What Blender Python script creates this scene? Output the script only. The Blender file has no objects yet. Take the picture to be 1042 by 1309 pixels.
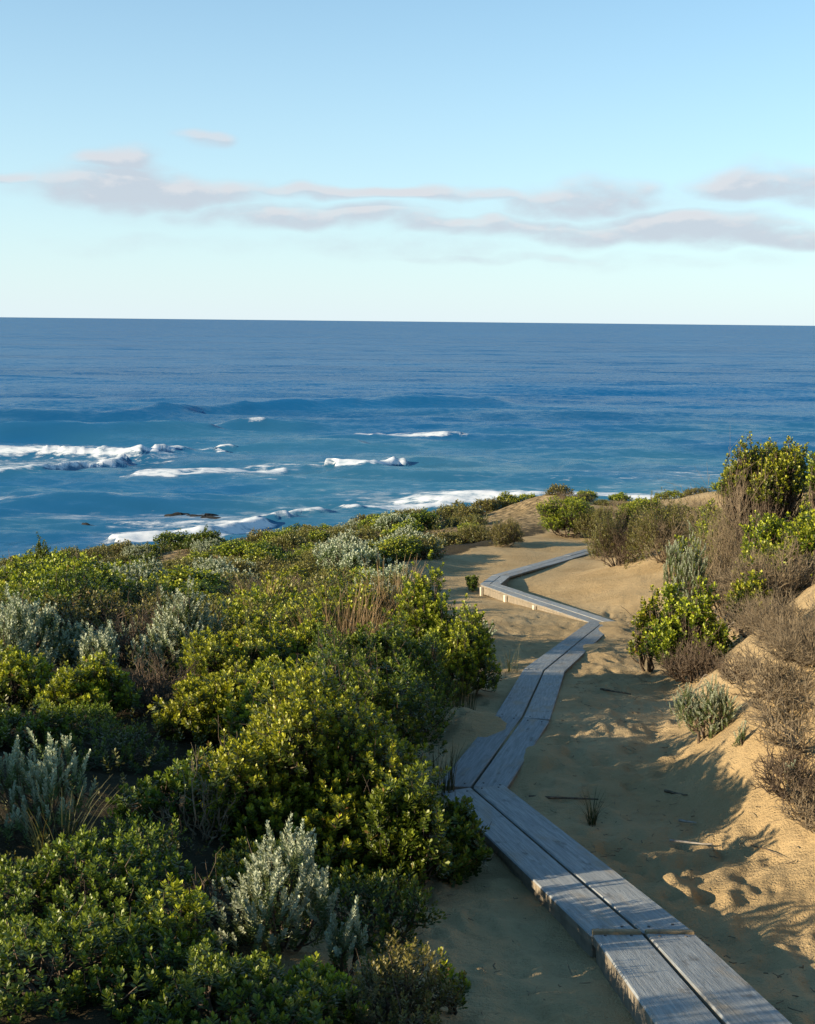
import bpy, math, random
import numpy as np
from mathutils import Vector, Matrix

# ------------------------------------------------------------------ camera, sky, sun, exposure
scene = bpy.context.scene
COL = scene.collection
CAM_Z = 25.0                       # metres above the sea
PITCH = math.radians(9.0)          # looking down
ROLL = math.radians(0.6)
F = 1542.0; CX = 521.0; CY = 654.5  # focal length and centre in photograph pixels
SUN_EL = math.radians(16.5)
SUN_ROT = math.radians(-110.0)     # left of the view, slightly behind

cam = bpy.data.cameras.new('camera'); cam_o = bpy.data.objects.new('camera', cam); COL.objects.link(cam_o)
cam.sensor_fit = 'VERTICAL'; cam.angle = 2 * math.atan(CY / F)
cam.clip_start = 0.05; cam.clip_end = 200000
CAM_M = Matrix.Rotation(math.pi / 2 - PITCH, 4, 'X') @ Matrix.Rotation(ROLL, 4, 'Z')
cam_o.matrix_world = Matrix.Translation((0, 0, CAM_Z)) @ CAM_M
scene.camera = cam_o

def nd(nt, t, **kw):
    n = nt.nodes.new(t)
    for k, v in kw.items(): setattr(n, k, v)
    return n
def setin(nt, n, i, v):
    s = n.inputs[i]
    if isinstance(v, bpy.types.NodeSocket): nt.links.new(v, s)
    else: s.default_value = v
def math_(nt, op, a, b=None, c=None, clamp=False):
    n = nd(nt, 'ShaderNodeMath', operation=op); n.use_clamp = clamp
    for i, v in enumerate((a, b, c)):
        if v is not None: setin(nt, n, i, v)
    return n.outputs[0]
def vmath(nt, op, a, b=None):
    n = nd(nt, 'ShaderNodeVectorMath', operation=op); setin(nt, n, 0, a)
    if b is not None: setin(nt, n, 3 if op == 'SCALE' else 1, b)
    return n.outputs[0]
def mixc(nt, f, a, b, mode='MIX'):
    n = nd(nt, 'ShaderNodeMix', data_type='RGBA', blend_type=mode)
    for i, v in ((0, f), (6, a), (7, b)):
        if isinstance(v, tuple) and len(v) == 3: v = v + (1,)
        setin(nt, n, i, v)
    return n.outputs[2]
def ramp01(nt, v, a, b):
    n = nd(nt, 'ShaderNodeMapRange', interpolation_type='SMOOTHSTEP'); setin(nt, n, 0, v)
    n.inputs[1].default_value = a; n.inputs[2].default_value = b
    return n.outputs[0]
def noise(nt, vec, scale, detail=4, rough=0.55, out=0, dim='3D'):
    n = nd(nt, 'ShaderNodeTexNoise', noise_dimensions=dim)
    if vec is not None: setin(nt, n, 'Vector', vec)
    n.inputs['Scale'].default_value = scale; n.inputs['Detail'].default_value = detail; n.inputs['Roughness'].default_value = rough
    return n.outputs[out]

world = bpy.data.worlds.new('World'); scene.world = world; world.use_nodes = True
def build_world():
    nt = world.node_tree; bg = nt.nodes['Background']
    sk = nd(nt, 'ShaderNodeTexSky', sky_type='NISHITA', sun_disc=False)
    sk.sun_elevation = SUN_EL; sk.sun_rotation = SUN_ROT
    sk.altitude = 20; sk.air_density = 1.0; sk.dust_density = 0.08; sk.ozone_density = 2.0
    g = nd(nt, 'ShaderNodeTexCoord').outputs['Generated']
    sep = nd(nt, 'ShaderNodeSeparateXYZ'); nt.links.new(g, sep.inputs[0])
    az = math_(nt, 'ARCTAN2', sep.outputs[0], sep.outputs[1])
    el = math_(nt, 'ARCSINE', sep.outputs[2])
    # cloud banks: (azimuth, elevation, half width, half height, weight) in degrees
    banks = [(-11.6, 5.75, 5.6, .85, .95), (-13.2, 6.75, 1.7, .75, .95), (-9.2, 8.05, 1.5, .42, .62), (-19.6, 6.15, 3.2, .32, .85), (-20.3, 5.0, 1.4, .28, .6),
             (-.5, 5.95, 7.6, .40, .88), (-4.6, 4.75, 6.0, .60, .88), (3.0, 4.5, 6.0, .5, .78), (7.6, 5.55, 3.6, .85, .85), (15.6, 6.05, 3.2, .85, .98), (20.5, 5.6, 2.5, .8, .9), (11.5, 4.15, 7.4, .72, .9),
             (17.0, 3.8, 5.0, .6, .85), (5.0, 2.9, 9.0, .35, .40), (9.0, 4.9, 9.5, 1.5, .36), (-10.0, 5.4, 7.5, 1.3, .34), (-1.0, 3.4, 9.0, .8, .34), (12.0, 2.7, 8.0, .5, .30), (-12.0, 3.3, 7.0, .6, .28)]
    def cloud_density(az, el):
        cmb = nd(nt, 'ShaderNodeCombineXYZ'); nt.links.new(az, cmb.inputs[0]); nt.links.new(math_(nt, 'MULTIPLY', el, 2.1), cmb.inputs[1])
        v = cmb.outputs[0]
        n1 = noise(nt, v, 30.0, 6, 0.62); n2 = noise(nt, v, 9.0, 2, 0.55); n3 = noise(nt, v, 13.0, 2, .55, out=1)
        sp3 = nd(nt, 'ShaderNodeSeparateXYZ'); nt.links.new(n3, sp3.inputs[0])
        azw = math_(nt, 'ADD', az, math_(nt, 'MULTIPLY', math_(nt, 'SUBTRACT', sp3.outputs[0], .5), .11))
        elw = math_(nt, 'ADD', el, math_(nt, 'MULTIPLY', math_(nt, 'SUBTRACT', sp3.outputs[1], .5), .034))
        band = math_(nt, 'MULTIPLY', ramp01(nt, el, 0.05, 0.085), ramp01(nt, el, 0.13, 0.105))
        dens = math_(nt, 'MULTIPLY', math_(nt, 'MULTIPLY', band, .85), ramp01(nt, math_(nt, 'ABSOLUTE', az), .36, .50))   # the same bank goes on round the horizon
        for a, e, wa, we, k in banks:
            da = math_(nt, 'DIVIDE', math_(nt, 'SUBTRACT', azw, math.radians(a)), math.radians(wa))
            de = math_(nt, 'DIVIDE', math_(nt, 'SUBTRACT', elw, math.radians(e)), math.radians(we))
            q = math_(nt, 'ADD', math_(nt, 'MULTIPLY', da, da), math_(nt, 'MULTIPLY', de, de))
            q = math_(nt, 'POWER', q, 1.35)
            dens = math_(nt, 'MAXIMUM', dens, math_(nt, 'MULTIPLY', math_(nt, 'EXPONENT', math_(nt, 'MULTIPLY', q, -.8)), k))
        nn = math_(nt, 'ADD', math_(nt, 'MULTIPLY', math_(nt, 'SUBTRACT', n1, .5), 1.6), math_(nt, 'MULTIPLY', math_(nt, 'SUBTRACT', n2, .5), 1.1))
        return math_(nt, 'ADD', dens, math_(nt, 'MULTIPLY', nn, math_(nt, 'ADD', math_(nt, 'MULTIPLY', dens, .55), .12)))
    d = cloud_density(az, el)
    d2 = cloud_density(math_(nt, 'SUBTRACT', az, .006), math_(nt, 'ADD', el, .0065))
    m = ramp01(nt, d, .08, .92)
    rim = ramp01(nt, math_(nt, 'SUBTRACT', d, d2), .08, .42)          # sunlight painted into the colour of cloud tops and left flanks
    ccol = mixc(nt, rim, (3.35, 3.7, 4.2), (4.2, 4.25, 4.5))
    sky = mixc(nt, 1.0, sk.outputs[0], (SKY_TINT[0], SKY_TINT[1], SKY_TINT[2]), 'MULTIPLY')
    # thin pale marine veil low over the horizon
    veil = math_(nt, 'EXPONENT', math_(nt, 'MULTIPLY', math_(nt, 'ABSOLUTE', el), -5.0))
    sky = mixc(nt, math_(nt, 'MULTIPLY', veil, .90), sky, (4.5, 5.15, 5.65))
    out = mixc(nt, math_(nt, 'MULTIPLY', m, .88), sky, ccol)
    # the cloud band is only worked out where clouds are
    bg2 = nd(nt, 'ShaderNodeBackground'); nt.links.new(sky, bg2.inputs[0]); bg2.inputs[1].default_value = SKY_STRENGTH
    nt.links.new(out, bg.inputs[0]); bg.inputs[1].default_value = SKY_STRENGTH
    gate = math_(nt, 'MULTIPLY', math_(nt, 'GREATER_THAN', el, .02), math_(nt, 'LESS_THAN', el, .17))
    mx = nd(nt, 'ShaderNodeMixShader'); nt.links.new(gate, mx.inputs[0]); nt.links.new(bg2.outputs[0], mx.inputs[1]); nt.links.new(bg.outputs[0], mx.inputs[2])
    nt.links.new(mx.outputs[0], nt.nodes['World Output'].inputs[0])
SKY_TINT = (.76, 1.15, 1.22); SKY_STRENGTH = 0.079
build_world()

sun = bpy.data.lights.new('sun', 'SUN'); sun.energy = 5.0; sun.angle = math.radians(0.53); sun.color = (1.0, .84, .60)
sun_o = bpy.data.objects.new('sun', sun); COL.objects.link(sun_o)
SUN_V = Vector((math.sin(SUN_ROT) * math.cos(SUN_EL), math.cos(SUN_ROT) * math.cos(SUN_EL), math.sin(SUN_EL)))
sun_o.rotation_euler = SUN_V.to_track_quat('Z', 'Y').to_euler(); sun_o.location = (-40, -20, 60)

scene.view_settings.view_transform = 'Standard'; scene.view_settings.look = 'None'
scene.view_settings.gamma = 1.0; scene.view_settings.use_curve_mapping = False
scene.view_settings.exposure = 1.13
scene.render.engine = 'CYCLES'
scene.cycles.use_denoising = True
scene.cycles.max_bounces = 4; scene.cycles.transmission_bounces = 2; scene.cycles.diffuse_bounces = 2; scene.cycles.glossy_bounces = 2

# ------------------------------------------------------------------ helpers
RNG = np.random.default_rng(7)
random.seed(7)
R3 = np.array(CAM_M.to_3x3())
def ray(px, py):
    d = R3 @ np.array([(px - CX) / F, -(py - CY) / F, -1.0]); return d
def at_depth(px, py, zc):           # point seen at a pixel, zc metres along the viewing axis
    return np.array([0, 0, CAM_Z]) + ray(px, py) * zc
def on_sea(px, py):
    d = ray(px, py); t = -CAM_Z / d[2]; return d[0] * t, d[1] * t
def smooth(a, b, x):
    t = np.clip((x - a) / (b - a), 0, 1); return t * t * (3 - 2 * t)

def _hash(ix, iy, seed):
    n = (ix.astype(np.int64) * 374761393 + iy.astype(np.int64) * 668265263 + seed * 1442695041) & 0x7fffffff
    n = ((n ^ (n >> 13)) * 1274126177) & 0x7fffffff
    n = (n ^ (n >> 16)) & 0xffffff
    return n / float(0xffffff)
def vnoise(x, y, seed=0):
    x = np.asarray(x, float); y = np.asarray(y, float)
    ix = np.floor(x); iy = np.floor(y); fx = x - ix; fy = y - iy
    fx = fx * fx * fx * (fx * (fx * 6 - 15) + 10); fy = fy * fy * fy * (fy * (fy * 6 - 15) + 10)
    a = _hash(ix, iy, seed); b = _hash(ix + 1, iy, seed); c = _hash(ix, iy + 1, seed); d = _hash(ix + 1, iy + 1, seed)
    return (a * (1 - fx) + b * fx) * (1 - fy) + (c * (1 - fx) + d * fx) * fy - .5
def fbm(x, y, seed=0, oct=4, gain=.5):
    s = 0; a = 1
    for o in range(oct):
        c, sn = math.cos(o * 1.1), math.sin(o * 1.1)
        s = s + a * vnoise((x * c - y * sn) * 2 ** o + 17.3 * o, (x * sn + y * c) * 2 ** o - 9.1 * o, seed + o); a *= gain
    return s

def mesh_np(name, verts, quads=None, tris=None, attrs=None, smooth_shade=False):
    me = bpy.data.meshes.new(name)
    nq = 0 if quads is None else len(quads); ntr = 0 if tris is None else len(tris)
    verts = np.ascontiguousarray(verts, np.float32)
    me.vertices.add(len(verts)); me.vertices.foreach_set('co', verts.ravel())
    idx = []
    if nq: idx.append(np.asarray(quads, np.int32).ravel())
    if ntr: idx.append(np.asarray(tris, np.int32).ravel())
    idx = np.concatenate(idx)
    me.loops.add(len(idx)); me.loops.foreach_set('vertex_index', idx)
    me.polygons.add(nq + ntr)
    st = np.concatenate([np.arange(nq) * 4, nq * 4 + np.arange(ntr) * 3]).astype(np.int32)
    me.polygons.foreach_set('loop_start', st)
    if smooth_shade: me.polygons.foreach_set('use_smooth', np.ones(nq + ntr, bool))
    for k, v in (attrs or {}).items():
        a = me.attributes.new(k, 'FLOAT', 'POINT'); a.data.foreach_set('value', np.ascontiguousarray(v, np.float32))
    me.update(calc_edges=True); me.validate()
    return me
def link(name, data, mat=None, parent=None, loc=None):
    o = bpy.data.objects.new(name, data); COL.objects.link(o)
    if mat is not None and not data.materials: data.materials.append(mat)
    if parent is not None: o.parent = parent
    if loc is not None: o.location = loc
    return o
def empty(name, loc, rz=0.0, sc=(1, 1, 1)):
    o = bpy.data.objects.new(name, None); COL.objects.link(o); o.empty_display_size = .1
    o.location = loc; o.rotation_euler = (0, 0, rz); o.scale = sc; return o
def tag(o, label=None, cat=None, group=None, kind=None):
    for k, v in (('label', label), ('category', cat), ('group', group), ('kind', kind)):
        if v: o[k] = v
    return o

# ------------------------------------------------------------------ materials
def principled(name):
    m = bpy.data.materials.new(name); m.use_nodes = True
    return m, m.node_tree, m.node_tree.nodes['Principled BSDF']
def attr(nt, name, out='Fac'):
    return nd(nt, 'ShaderNodeAttribute', attribute_name=name).outputs[out]

def leaf_material(name, base, young, old, rough=.45, transl=.22, obj_var=.25, gloss=.35):
    """base: mature leaf, young: at the shoot tip, old: the odd yellowing or dry leaf"""
    m, nt, b = principled(name)
    v = attr(nt, 'v'); t = attr(nt, 't')
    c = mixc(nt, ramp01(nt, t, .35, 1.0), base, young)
    c = mixc(nt, ramp01(nt, v, .93, .97), c, old)
    r = nd(nt, 'ShaderNodeObjectInfo').outputs['Random']
    hsv = nd(nt, 'ShaderNodeHueSaturation'); nt.links.new(c, hsv.inputs['Color'])
    setin(nt, hsv, 'Hue', math_(nt, 'ADD', .5 - .010, math_(nt, 'MULTIPLY', r, .024)))
    val = math_(nt, 'ADD', math_(nt, 'ADD', 1 - obj_var * .5, math_(nt, 'MULTIPLY', r, obj_var)), math_(nt, 'MULTIPLY', math_(nt, 'SUBTRACT', v, .5), .5))
    setin(nt, hsv, 'Value', val)
    c = hsv.outputs[0]
    nt.links.new(c, b.inputs['Base Color']); b.inputs['Roughness'].default_value = rough
    b.inputs['Specular IOR Level'].default_value = gloss
    tr = nd(nt, 'ShaderNodeBsdfTranslucent'); nt.links.new(mixc(nt, 1.0, c, (1.25, 1.25, .55), 'MULTIPLY'), tr.inputs[0])
    mx = nd(nt, 'ShaderNodeMixShader'); mx.inputs[0].default_value = transl
    nt.links.new(b.outputs[0], mx.inputs[1]); nt.links.new(tr.outputs[0], mx.inputs[2])
    nt.links.new(mx.outputs[0], nt.nodes['Material Output'].inputs[0])
    return m
def bark_material(name, a, b_, scale=30):
    m, nt, b = principled(name)
    o = nd(nt, 'ShaderNodeTexCoord').outputs['Object']
    n = noise(nt, o, scale, 3)
    nt.links.new(mixc(nt, ramp01(nt, n, .35, .65), a, b_), b.inputs['Base Color']); b.inputs['Roughness'].default_value = .85
    b.inputs['Specular IOR Level'].default_value = .15
    return m

M_GREEN = leaf_material('yellow_green_leaf', (.050, .076, .005), (.335, .348, .022), (.25, .13, .04))  # besides new growth, dark base and bright tips paint in shade and sun
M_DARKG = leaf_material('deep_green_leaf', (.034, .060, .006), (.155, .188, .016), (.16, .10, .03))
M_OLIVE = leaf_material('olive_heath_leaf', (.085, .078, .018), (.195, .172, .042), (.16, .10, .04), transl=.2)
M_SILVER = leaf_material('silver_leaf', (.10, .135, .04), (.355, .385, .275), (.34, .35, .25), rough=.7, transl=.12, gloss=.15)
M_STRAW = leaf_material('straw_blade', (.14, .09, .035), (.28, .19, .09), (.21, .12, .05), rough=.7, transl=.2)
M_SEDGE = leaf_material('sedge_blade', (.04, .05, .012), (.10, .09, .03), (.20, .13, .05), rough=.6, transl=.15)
M_BARK = bark_material('brown_bark', (.07, .05, .032), (.14, .105, .075))
M_GREYTWIG = bark_material('grey_twig', (.14, .105, .065), (.25, .195, .125))
M_DEAD = bark_material('bleached_wood', (.18, .15, .12), (.30, .27, .23))

def sand_material():
    m, nt, b = principled('dune_sand')
    o = nd(nt, 'ShaderNodeTexCoord').outputs['Object']
    n1 = noise(nt, o, .8, 4); n2 = noise(nt, vmath(nt, 'MULTIPLY', o, (.75, 1.25, 1.0)), 11, 6, .66); n3 = noise(nt, o, 90, 2, .6)
    c = mixc(nt, ramp01(nt, n1, .3, .7), (.32, .225, .112), (.41, .30, .162))
    c = mixc(nt, math_(nt, 'MULTIPLY', ramp01(nt, n2, .52, .75), .45), c, (.22, .15, .085))
    c = mixc(nt, math_(nt, 'MULTIPLY', ramp01(nt, n3, .60, .78), .35), c, (.11, .08, .05))
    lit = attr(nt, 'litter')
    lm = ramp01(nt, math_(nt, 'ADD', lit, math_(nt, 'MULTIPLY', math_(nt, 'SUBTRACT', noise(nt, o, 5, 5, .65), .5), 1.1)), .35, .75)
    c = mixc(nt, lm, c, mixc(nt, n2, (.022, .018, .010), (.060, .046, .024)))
    nt.links.new(c, b.inputs['Base Color']); b.inputs['Roughness'].default_value = .95; b.inputs['Specular IOR Level'].default_value = .1
    bp = nd(nt, 'ShaderNodeBump'); bp.inputs['Strength'].default_value = .9; bp.inputs['Distance'].default_value = .055
    h = math_(nt, 'ADD', math_(nt, 'MULTIPLY', n2, .8), math_(nt, 'MULTIPLY', n3, .25))
    nt.links.new(h, bp.inputs['Height']); nt.links.new(bp.outputs[0], b.inputs['Normal'])
    return m
M_SAND = sand_material()

def wood_material(name, ca, cb, cc, sandy=.5):
    m, nt, b = principled(name)
    o = nd(nt, 'ShaderNodeTexCoord').outputs['Object']
    r = nd(nt, 'ShaderNodeObjectInfo').outputs['Random']
    off = nd(nt, 'ShaderNodeCombineXYZ'); nt.links.new(math_(nt, 'MULTIPLY', r, 37.0), off.inputs[0])
    p = vmath(nt, 'ADD', o, off.outputs[0])
    g = vmath(nt, 'MULTIPLY', p, (.9, 14.0, 14.0))
    n1 = noise(nt, g, 4.0, 5, .65); n2 = noise(nt, vmath(nt, 'MULTIPLY', p, (1.0, 3.0, 3.0)), 2.2, 4, .6)
    n3 = noise(nt, vmath(nt, 'MULTIPLY', p, (2.0, 40.0, 40.0)), 5.0, 3, .7)
    c = mixc(nt, ramp01(nt, n1, .33, .68), ca, cb)
    c = mixc(nt, math_(nt, 'MULTIPLY', ramp01(nt, n3, .58, .72), .6), c, cc)
    c = mixc(nt, 1.0, c, mixc(nt, r, (.80, .80, .80), (1.12, 1.10, 1.07)), 'MULTIPLY')
    sp = noise(nt, vmath(nt, 'MULTIPLY', p, (1.0, 2.2, 2.2)), 6.0, 4, .6)
    c = mixc(nt, math_(nt, 'MULTIPLY', ramp01(nt, sp, .57, .72), .6), c, (.075, .065, .055))
    c = mixc(nt, math_(nt, 'MULTIPLY', ramp01(nt, n2, .50, .72), sandy), c, (.27, .195, .11))
    nt.links.new(c, b.inputs['Base Color']); b.inputs['Roughness'].default_value = .75; b.inputs['Specular IOR Level'].default_value = .3
    bp = nd(nt, 'ShaderNodeBump'); bp.inputs['Strength'].default_value = .6; bp.inputs['Distance'].default_value = .006
    nt.links.new(math_(nt, 'ADD', n1, math_(nt, 'MULTIPLY', n3, .7)), bp.inputs['Height']); nt.links.new(bp.outputs[0], b.inputs['Normal'])
    return m
M_PLANK = wood_material('weathered_grey_timber', (.185, .200, .207), (.295, .312, .316), (.080, .080, .078))
M_SIDE = bark_material('warm_plank_edge', (.16, .135, .10), (.23, .19, .14), 14)
M_RAW = wood_material('sandy_raw_timber', (.27, .19, .10), (.34, .25, .14), (.15, .10, .06), .5)

def water_material():
    m, nt, b = principled('sea_water')
    o = nd(nt, 'ShaderNodeTexCoord').outputs['Object']
    # wind ripples finer than the mesh: tilt the normal
    def rip(sx, sy, scale, k, det):
        n = noise(nt, vmath(nt, 'MULTIPLY', o, (sx, sy, 1.0)), scale, det, .6, out=1)
        return vmath(nt, 'MULTIPLY', vmath(nt, 'SUBTRACT', n, (.5, .5, .5)), (k * .7, k, 0.0))
    add = vmath(nt, 'ADD', rip(.55, 1.0, .9, .85, 4), rip(.35, 1.0, .09, .75, 4))
    add = vmath(nt, 'ADD', add, rip(.22, 1.0, .014, .50, 4))
    nrm = vmath(nt, 'NORMALIZE', vmath(nt, 'ADD', nd(nt, 'ShaderNodeNewGeometry').outputs['Normal'], add))
    foam = attr(nt, 'foam'); lace = attr(nt, 'lace')
    n1 = noise(nt, vmath(nt, 'MULTIPLY', o, (.42, 1.0, 1.0)), .75, 7, .72)
    n2 = noise(nt, vmath(nt, 'MULTIPLY', o, (.35, 1.0, 1.0)), .16, 5, .6)
    fm = ramp01(nt, math_(nt, 'ADD', foam, math_(nt, 'MULTIPLY', math_(nt, 'SUBTRACT', n1, .5), 2.0)), .42, .98)
    lc = ramp01(nt, math_(nt, 'ADD', math_(nt, 'MULTIPLY', lace, .75), math_(nt, 'ADD', math_(nt, 'MULTIPLY', math_(nt, 'SUBTRACT', n1, .5), 1.1), math_(nt, 'MULTIPLY', math_(nt, 'SUBTRACT', n2, .5), .8))), .40, .95)
    fm = math_(nt, 'MAXIMUM', fm, math_(nt, 'MULTIPLY', lc, .6))
    depth = attr(nt, 'shallow')
    wc = mixc(nt, depth, (.008, .112, .268), (.044, .178, .275))
    n4 = noise(nt, vmath(nt, 'MULTIPLY', o, (.2, 1.0, 1.0)), .012, 3, .5)
    wc = mixc(nt, ramp01(nt, n4, .35, .7), wc, mixc(nt, 1.0, wc, (.72, .80, .85), 'MULTIPLY'))
    # upwelling light plus sky reflection; wave facets hide one another at grazing angles, so reflection levels off
    df = nd(nt, 'ShaderNodeBsdfDiffuse'); nt.links.new(wc, df.inputs[0]); df.inputs['Normal'].default_value = (0, 0, 1); up = nd(nt, 'ShaderNodeCombineXYZ'); up.inputs[2].default_value = 1.0; nt.links.new(up.outputs[0], df.inputs['Normal'])
    gl = nd(nt, 'ShaderNodeBsdfGlossy'); gl.inputs['Roughness'].default_value = .18; nt.links.new(nrm, gl.inputs['Normal'])
    fr = nd(nt, 'ShaderNodeFresnel'); fr.inputs[0].default_value = 1.33; nt.links.new(nrm, fr.inputs['Normal'])
    b = nd(nt, 'ShaderNodeMixShader'); nt.links.new(math_(nt, 'MULTIPLY', fr.outputs[0], .37), b.inputs[0])
    nt.links.new(df.outputs[0], b.inputs[1]); nt.links.new(gl.outputs[0], b.inputs[2])
    nt.nodes.remove(nt.nodes['Principled BSDF'])
    fd = nd(nt, 'ShaderNodeBsdfDiffuse'); nt.links.new(mixc(nt, ramp01(nt, n1, .30, .62), (.46, .53, .57), (.68, .69, .70)), fd.inputs[0])
    mx = nd(nt, 'ShaderNodeMixShader'); nt.links.new(fm, mx.inputs[0])
    nt.links.new(b.outputs[0], mx.inputs[1]); nt.links.new(fd.outputs[0], mx.inputs[2])
    nt.links.new(mx.outputs[0], nt.nodes['Material Output'].inputs[0])
    return m
M_WATER = water_material()
M_ROCK = bark_material('wet_reef_rock', (.012, .013, .014), (.03, .03, .028), 1.5)

# ------------------------------------------------------------------ boardwalk line and ground form
# joints of the boardwalk: (pixel x, pixel y, metres along the view axis, clearance of the deck top above the sand)
JOINTS = [(1012, 1405, 3.15, .10), (821, 1192, 5.12, .115), (603, 1006, 7.8, .040), (668, 917, 9.55, .025), (696, 856, 13.0, .038),
          (771, 795, 19.6, .025), (626, 747, 26.6, .24), (640, 736, 28.4, .10), (756, 703, 34.6, .03)]
JP = np.array([at_depth(a, b, c) for a, b, c, _ in JOINTS]); JC = np.array([j[3] for j in JOINTS])
PROF_Y = np.concatenate([[-30, -6, 0], JP[:, 1], [40, 50, 57, 66, 80, 100, 125, 200]])
PROF_Z = np.concatenate([[24.6, 23.7, 23.25], JP[:, 2] - JC, [CAM_Z - 6.95, CAM_Z - 7.35, CAM_Z - 8.4, CAM_Z - 12.5, 25 - 18.5, 1.0, -1.5, -4]])
PATH_X = np.concatenate([[1.6, 1.4, 1.3], JP[:, 0], [8, 9, 9.5, 10, 10, 10, 10, 10]])
def seg_dist(x, y):                 # distance to the boardwalk's centre line
    best = np.full(np.shape(x), 1e9)
    for a, b in zip(JP[:-1], JP[1:]):
        dx, dy = b[0] - a[0], b[1] - a[1]; L = dx * dx + dy * dy
        t = np.clip(((x - a[0]) * dx + (y - a[1]) * dy) / L, 0, 1)
        best = np.minimum(best, np.hypot(x - a[0] - t * dx, y - a[1] - t * dy))
    return best
def beside(k, t, off):               # a point beside the deck: section k, fraction t along it, metres to its right
    a, b = JP[k], JP[k + 1]; d = (b - a)[:2]; L = np.hypot(*d); p = a[:2] + d * t
    return p[0] + d[1] / L * off, p[1] - d[0] / L * off
DRIFTS = [(*beside(2, .85, -.42), .075, .34, .55), (*beside(2, .45, .33), .055, .16, .3), (*beside(4, .35, .36), .06, .22, .8), (*beside(4, .75, .38), .06, .25, .9), (*beside(1, .8, -.36), .05, .18, .5),
          (*beside(4, .98, .3), .05, .4, .4), (*beside(7, .6, .45), .03, .4, 1.0)]
def ground(x, y):
    x = np.asarray(x, float); y = np.asarray(y, float)
    xp = np.interp(y, PROF_Y, PATH_X); s = x - xp
    ye = y + .40 * np.maximum(0, -s - 3) * smooth(14, 40, y)
    z = np.interp(ye, PROF_Y, PROF_Z)
    # smooth the profile a little away from the deck
    z2 = sum(np.interp(ye + k, PROF_Y, PROF_Z) for k in (-1.5, -.7, 0, .7, 1.5)) / 5
    z = z + (z2 - z) * smooth(.4, 1.2, np.abs(s))
    wid = 2.9 + .15 * np.clip(y - 10, 0, 30)
    bank = np.interp(y, [-5, 2, 6, 10, 14, 20, 30, 45, 60], [1.0, 1.2, 1.3, 1.25, 1.0, 1.05, 1.25, 1.0, .4])
    st = np.interp(y, [0, 6, 10, 15, 22, 40], [.9, .95, 1.1, 1.4, .75, .5])
    z = z + bank * smooth(st, wid, s) + .05 * np.maximum(0, s - wid) * smooth(60, 40, y)
    z = z + .16 * smooth(.7, 2.2, -s) * smooth(22, 12, y)
    z = z - .070 * np.maximum(0, -s - 3) * smooth(10, 32, y) - .5 * smooth(3, 7, -s) * smooth(28, 42, y)
    z = z + .45 * fbm(x * .16, y * .16, 3, 3) * smooth(.8, 4, np.abs(s)) * smooth(70, 50, y)
    for (dx, dy, amp, rx, ry) in DRIFTS:
        z = z + amp * np.exp(-(((x - dx) / rx) ** 2 + ((y - dy) / ry) ** 2))
    # small sand summit on the brow
    z = z + .28 * np.exp(-(((x - 5.6) / 1.7) ** 2 + ((y - 49) / 3.0) ** 2))
    return z
def hit_ground(px, py):
    d = ray(px, py); lo = None
    t = np.linspace(2.0, 90, 3000)
    P = np.array([0, 0, CAM_Z])[None] + d[None] * t[:, None]
    below = P[:, 2] < ground(P[:, 0], P[:, 1])
    k = int(np.argmax(below)) if below.any() else len(t) - 1
    return P[k]

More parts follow.
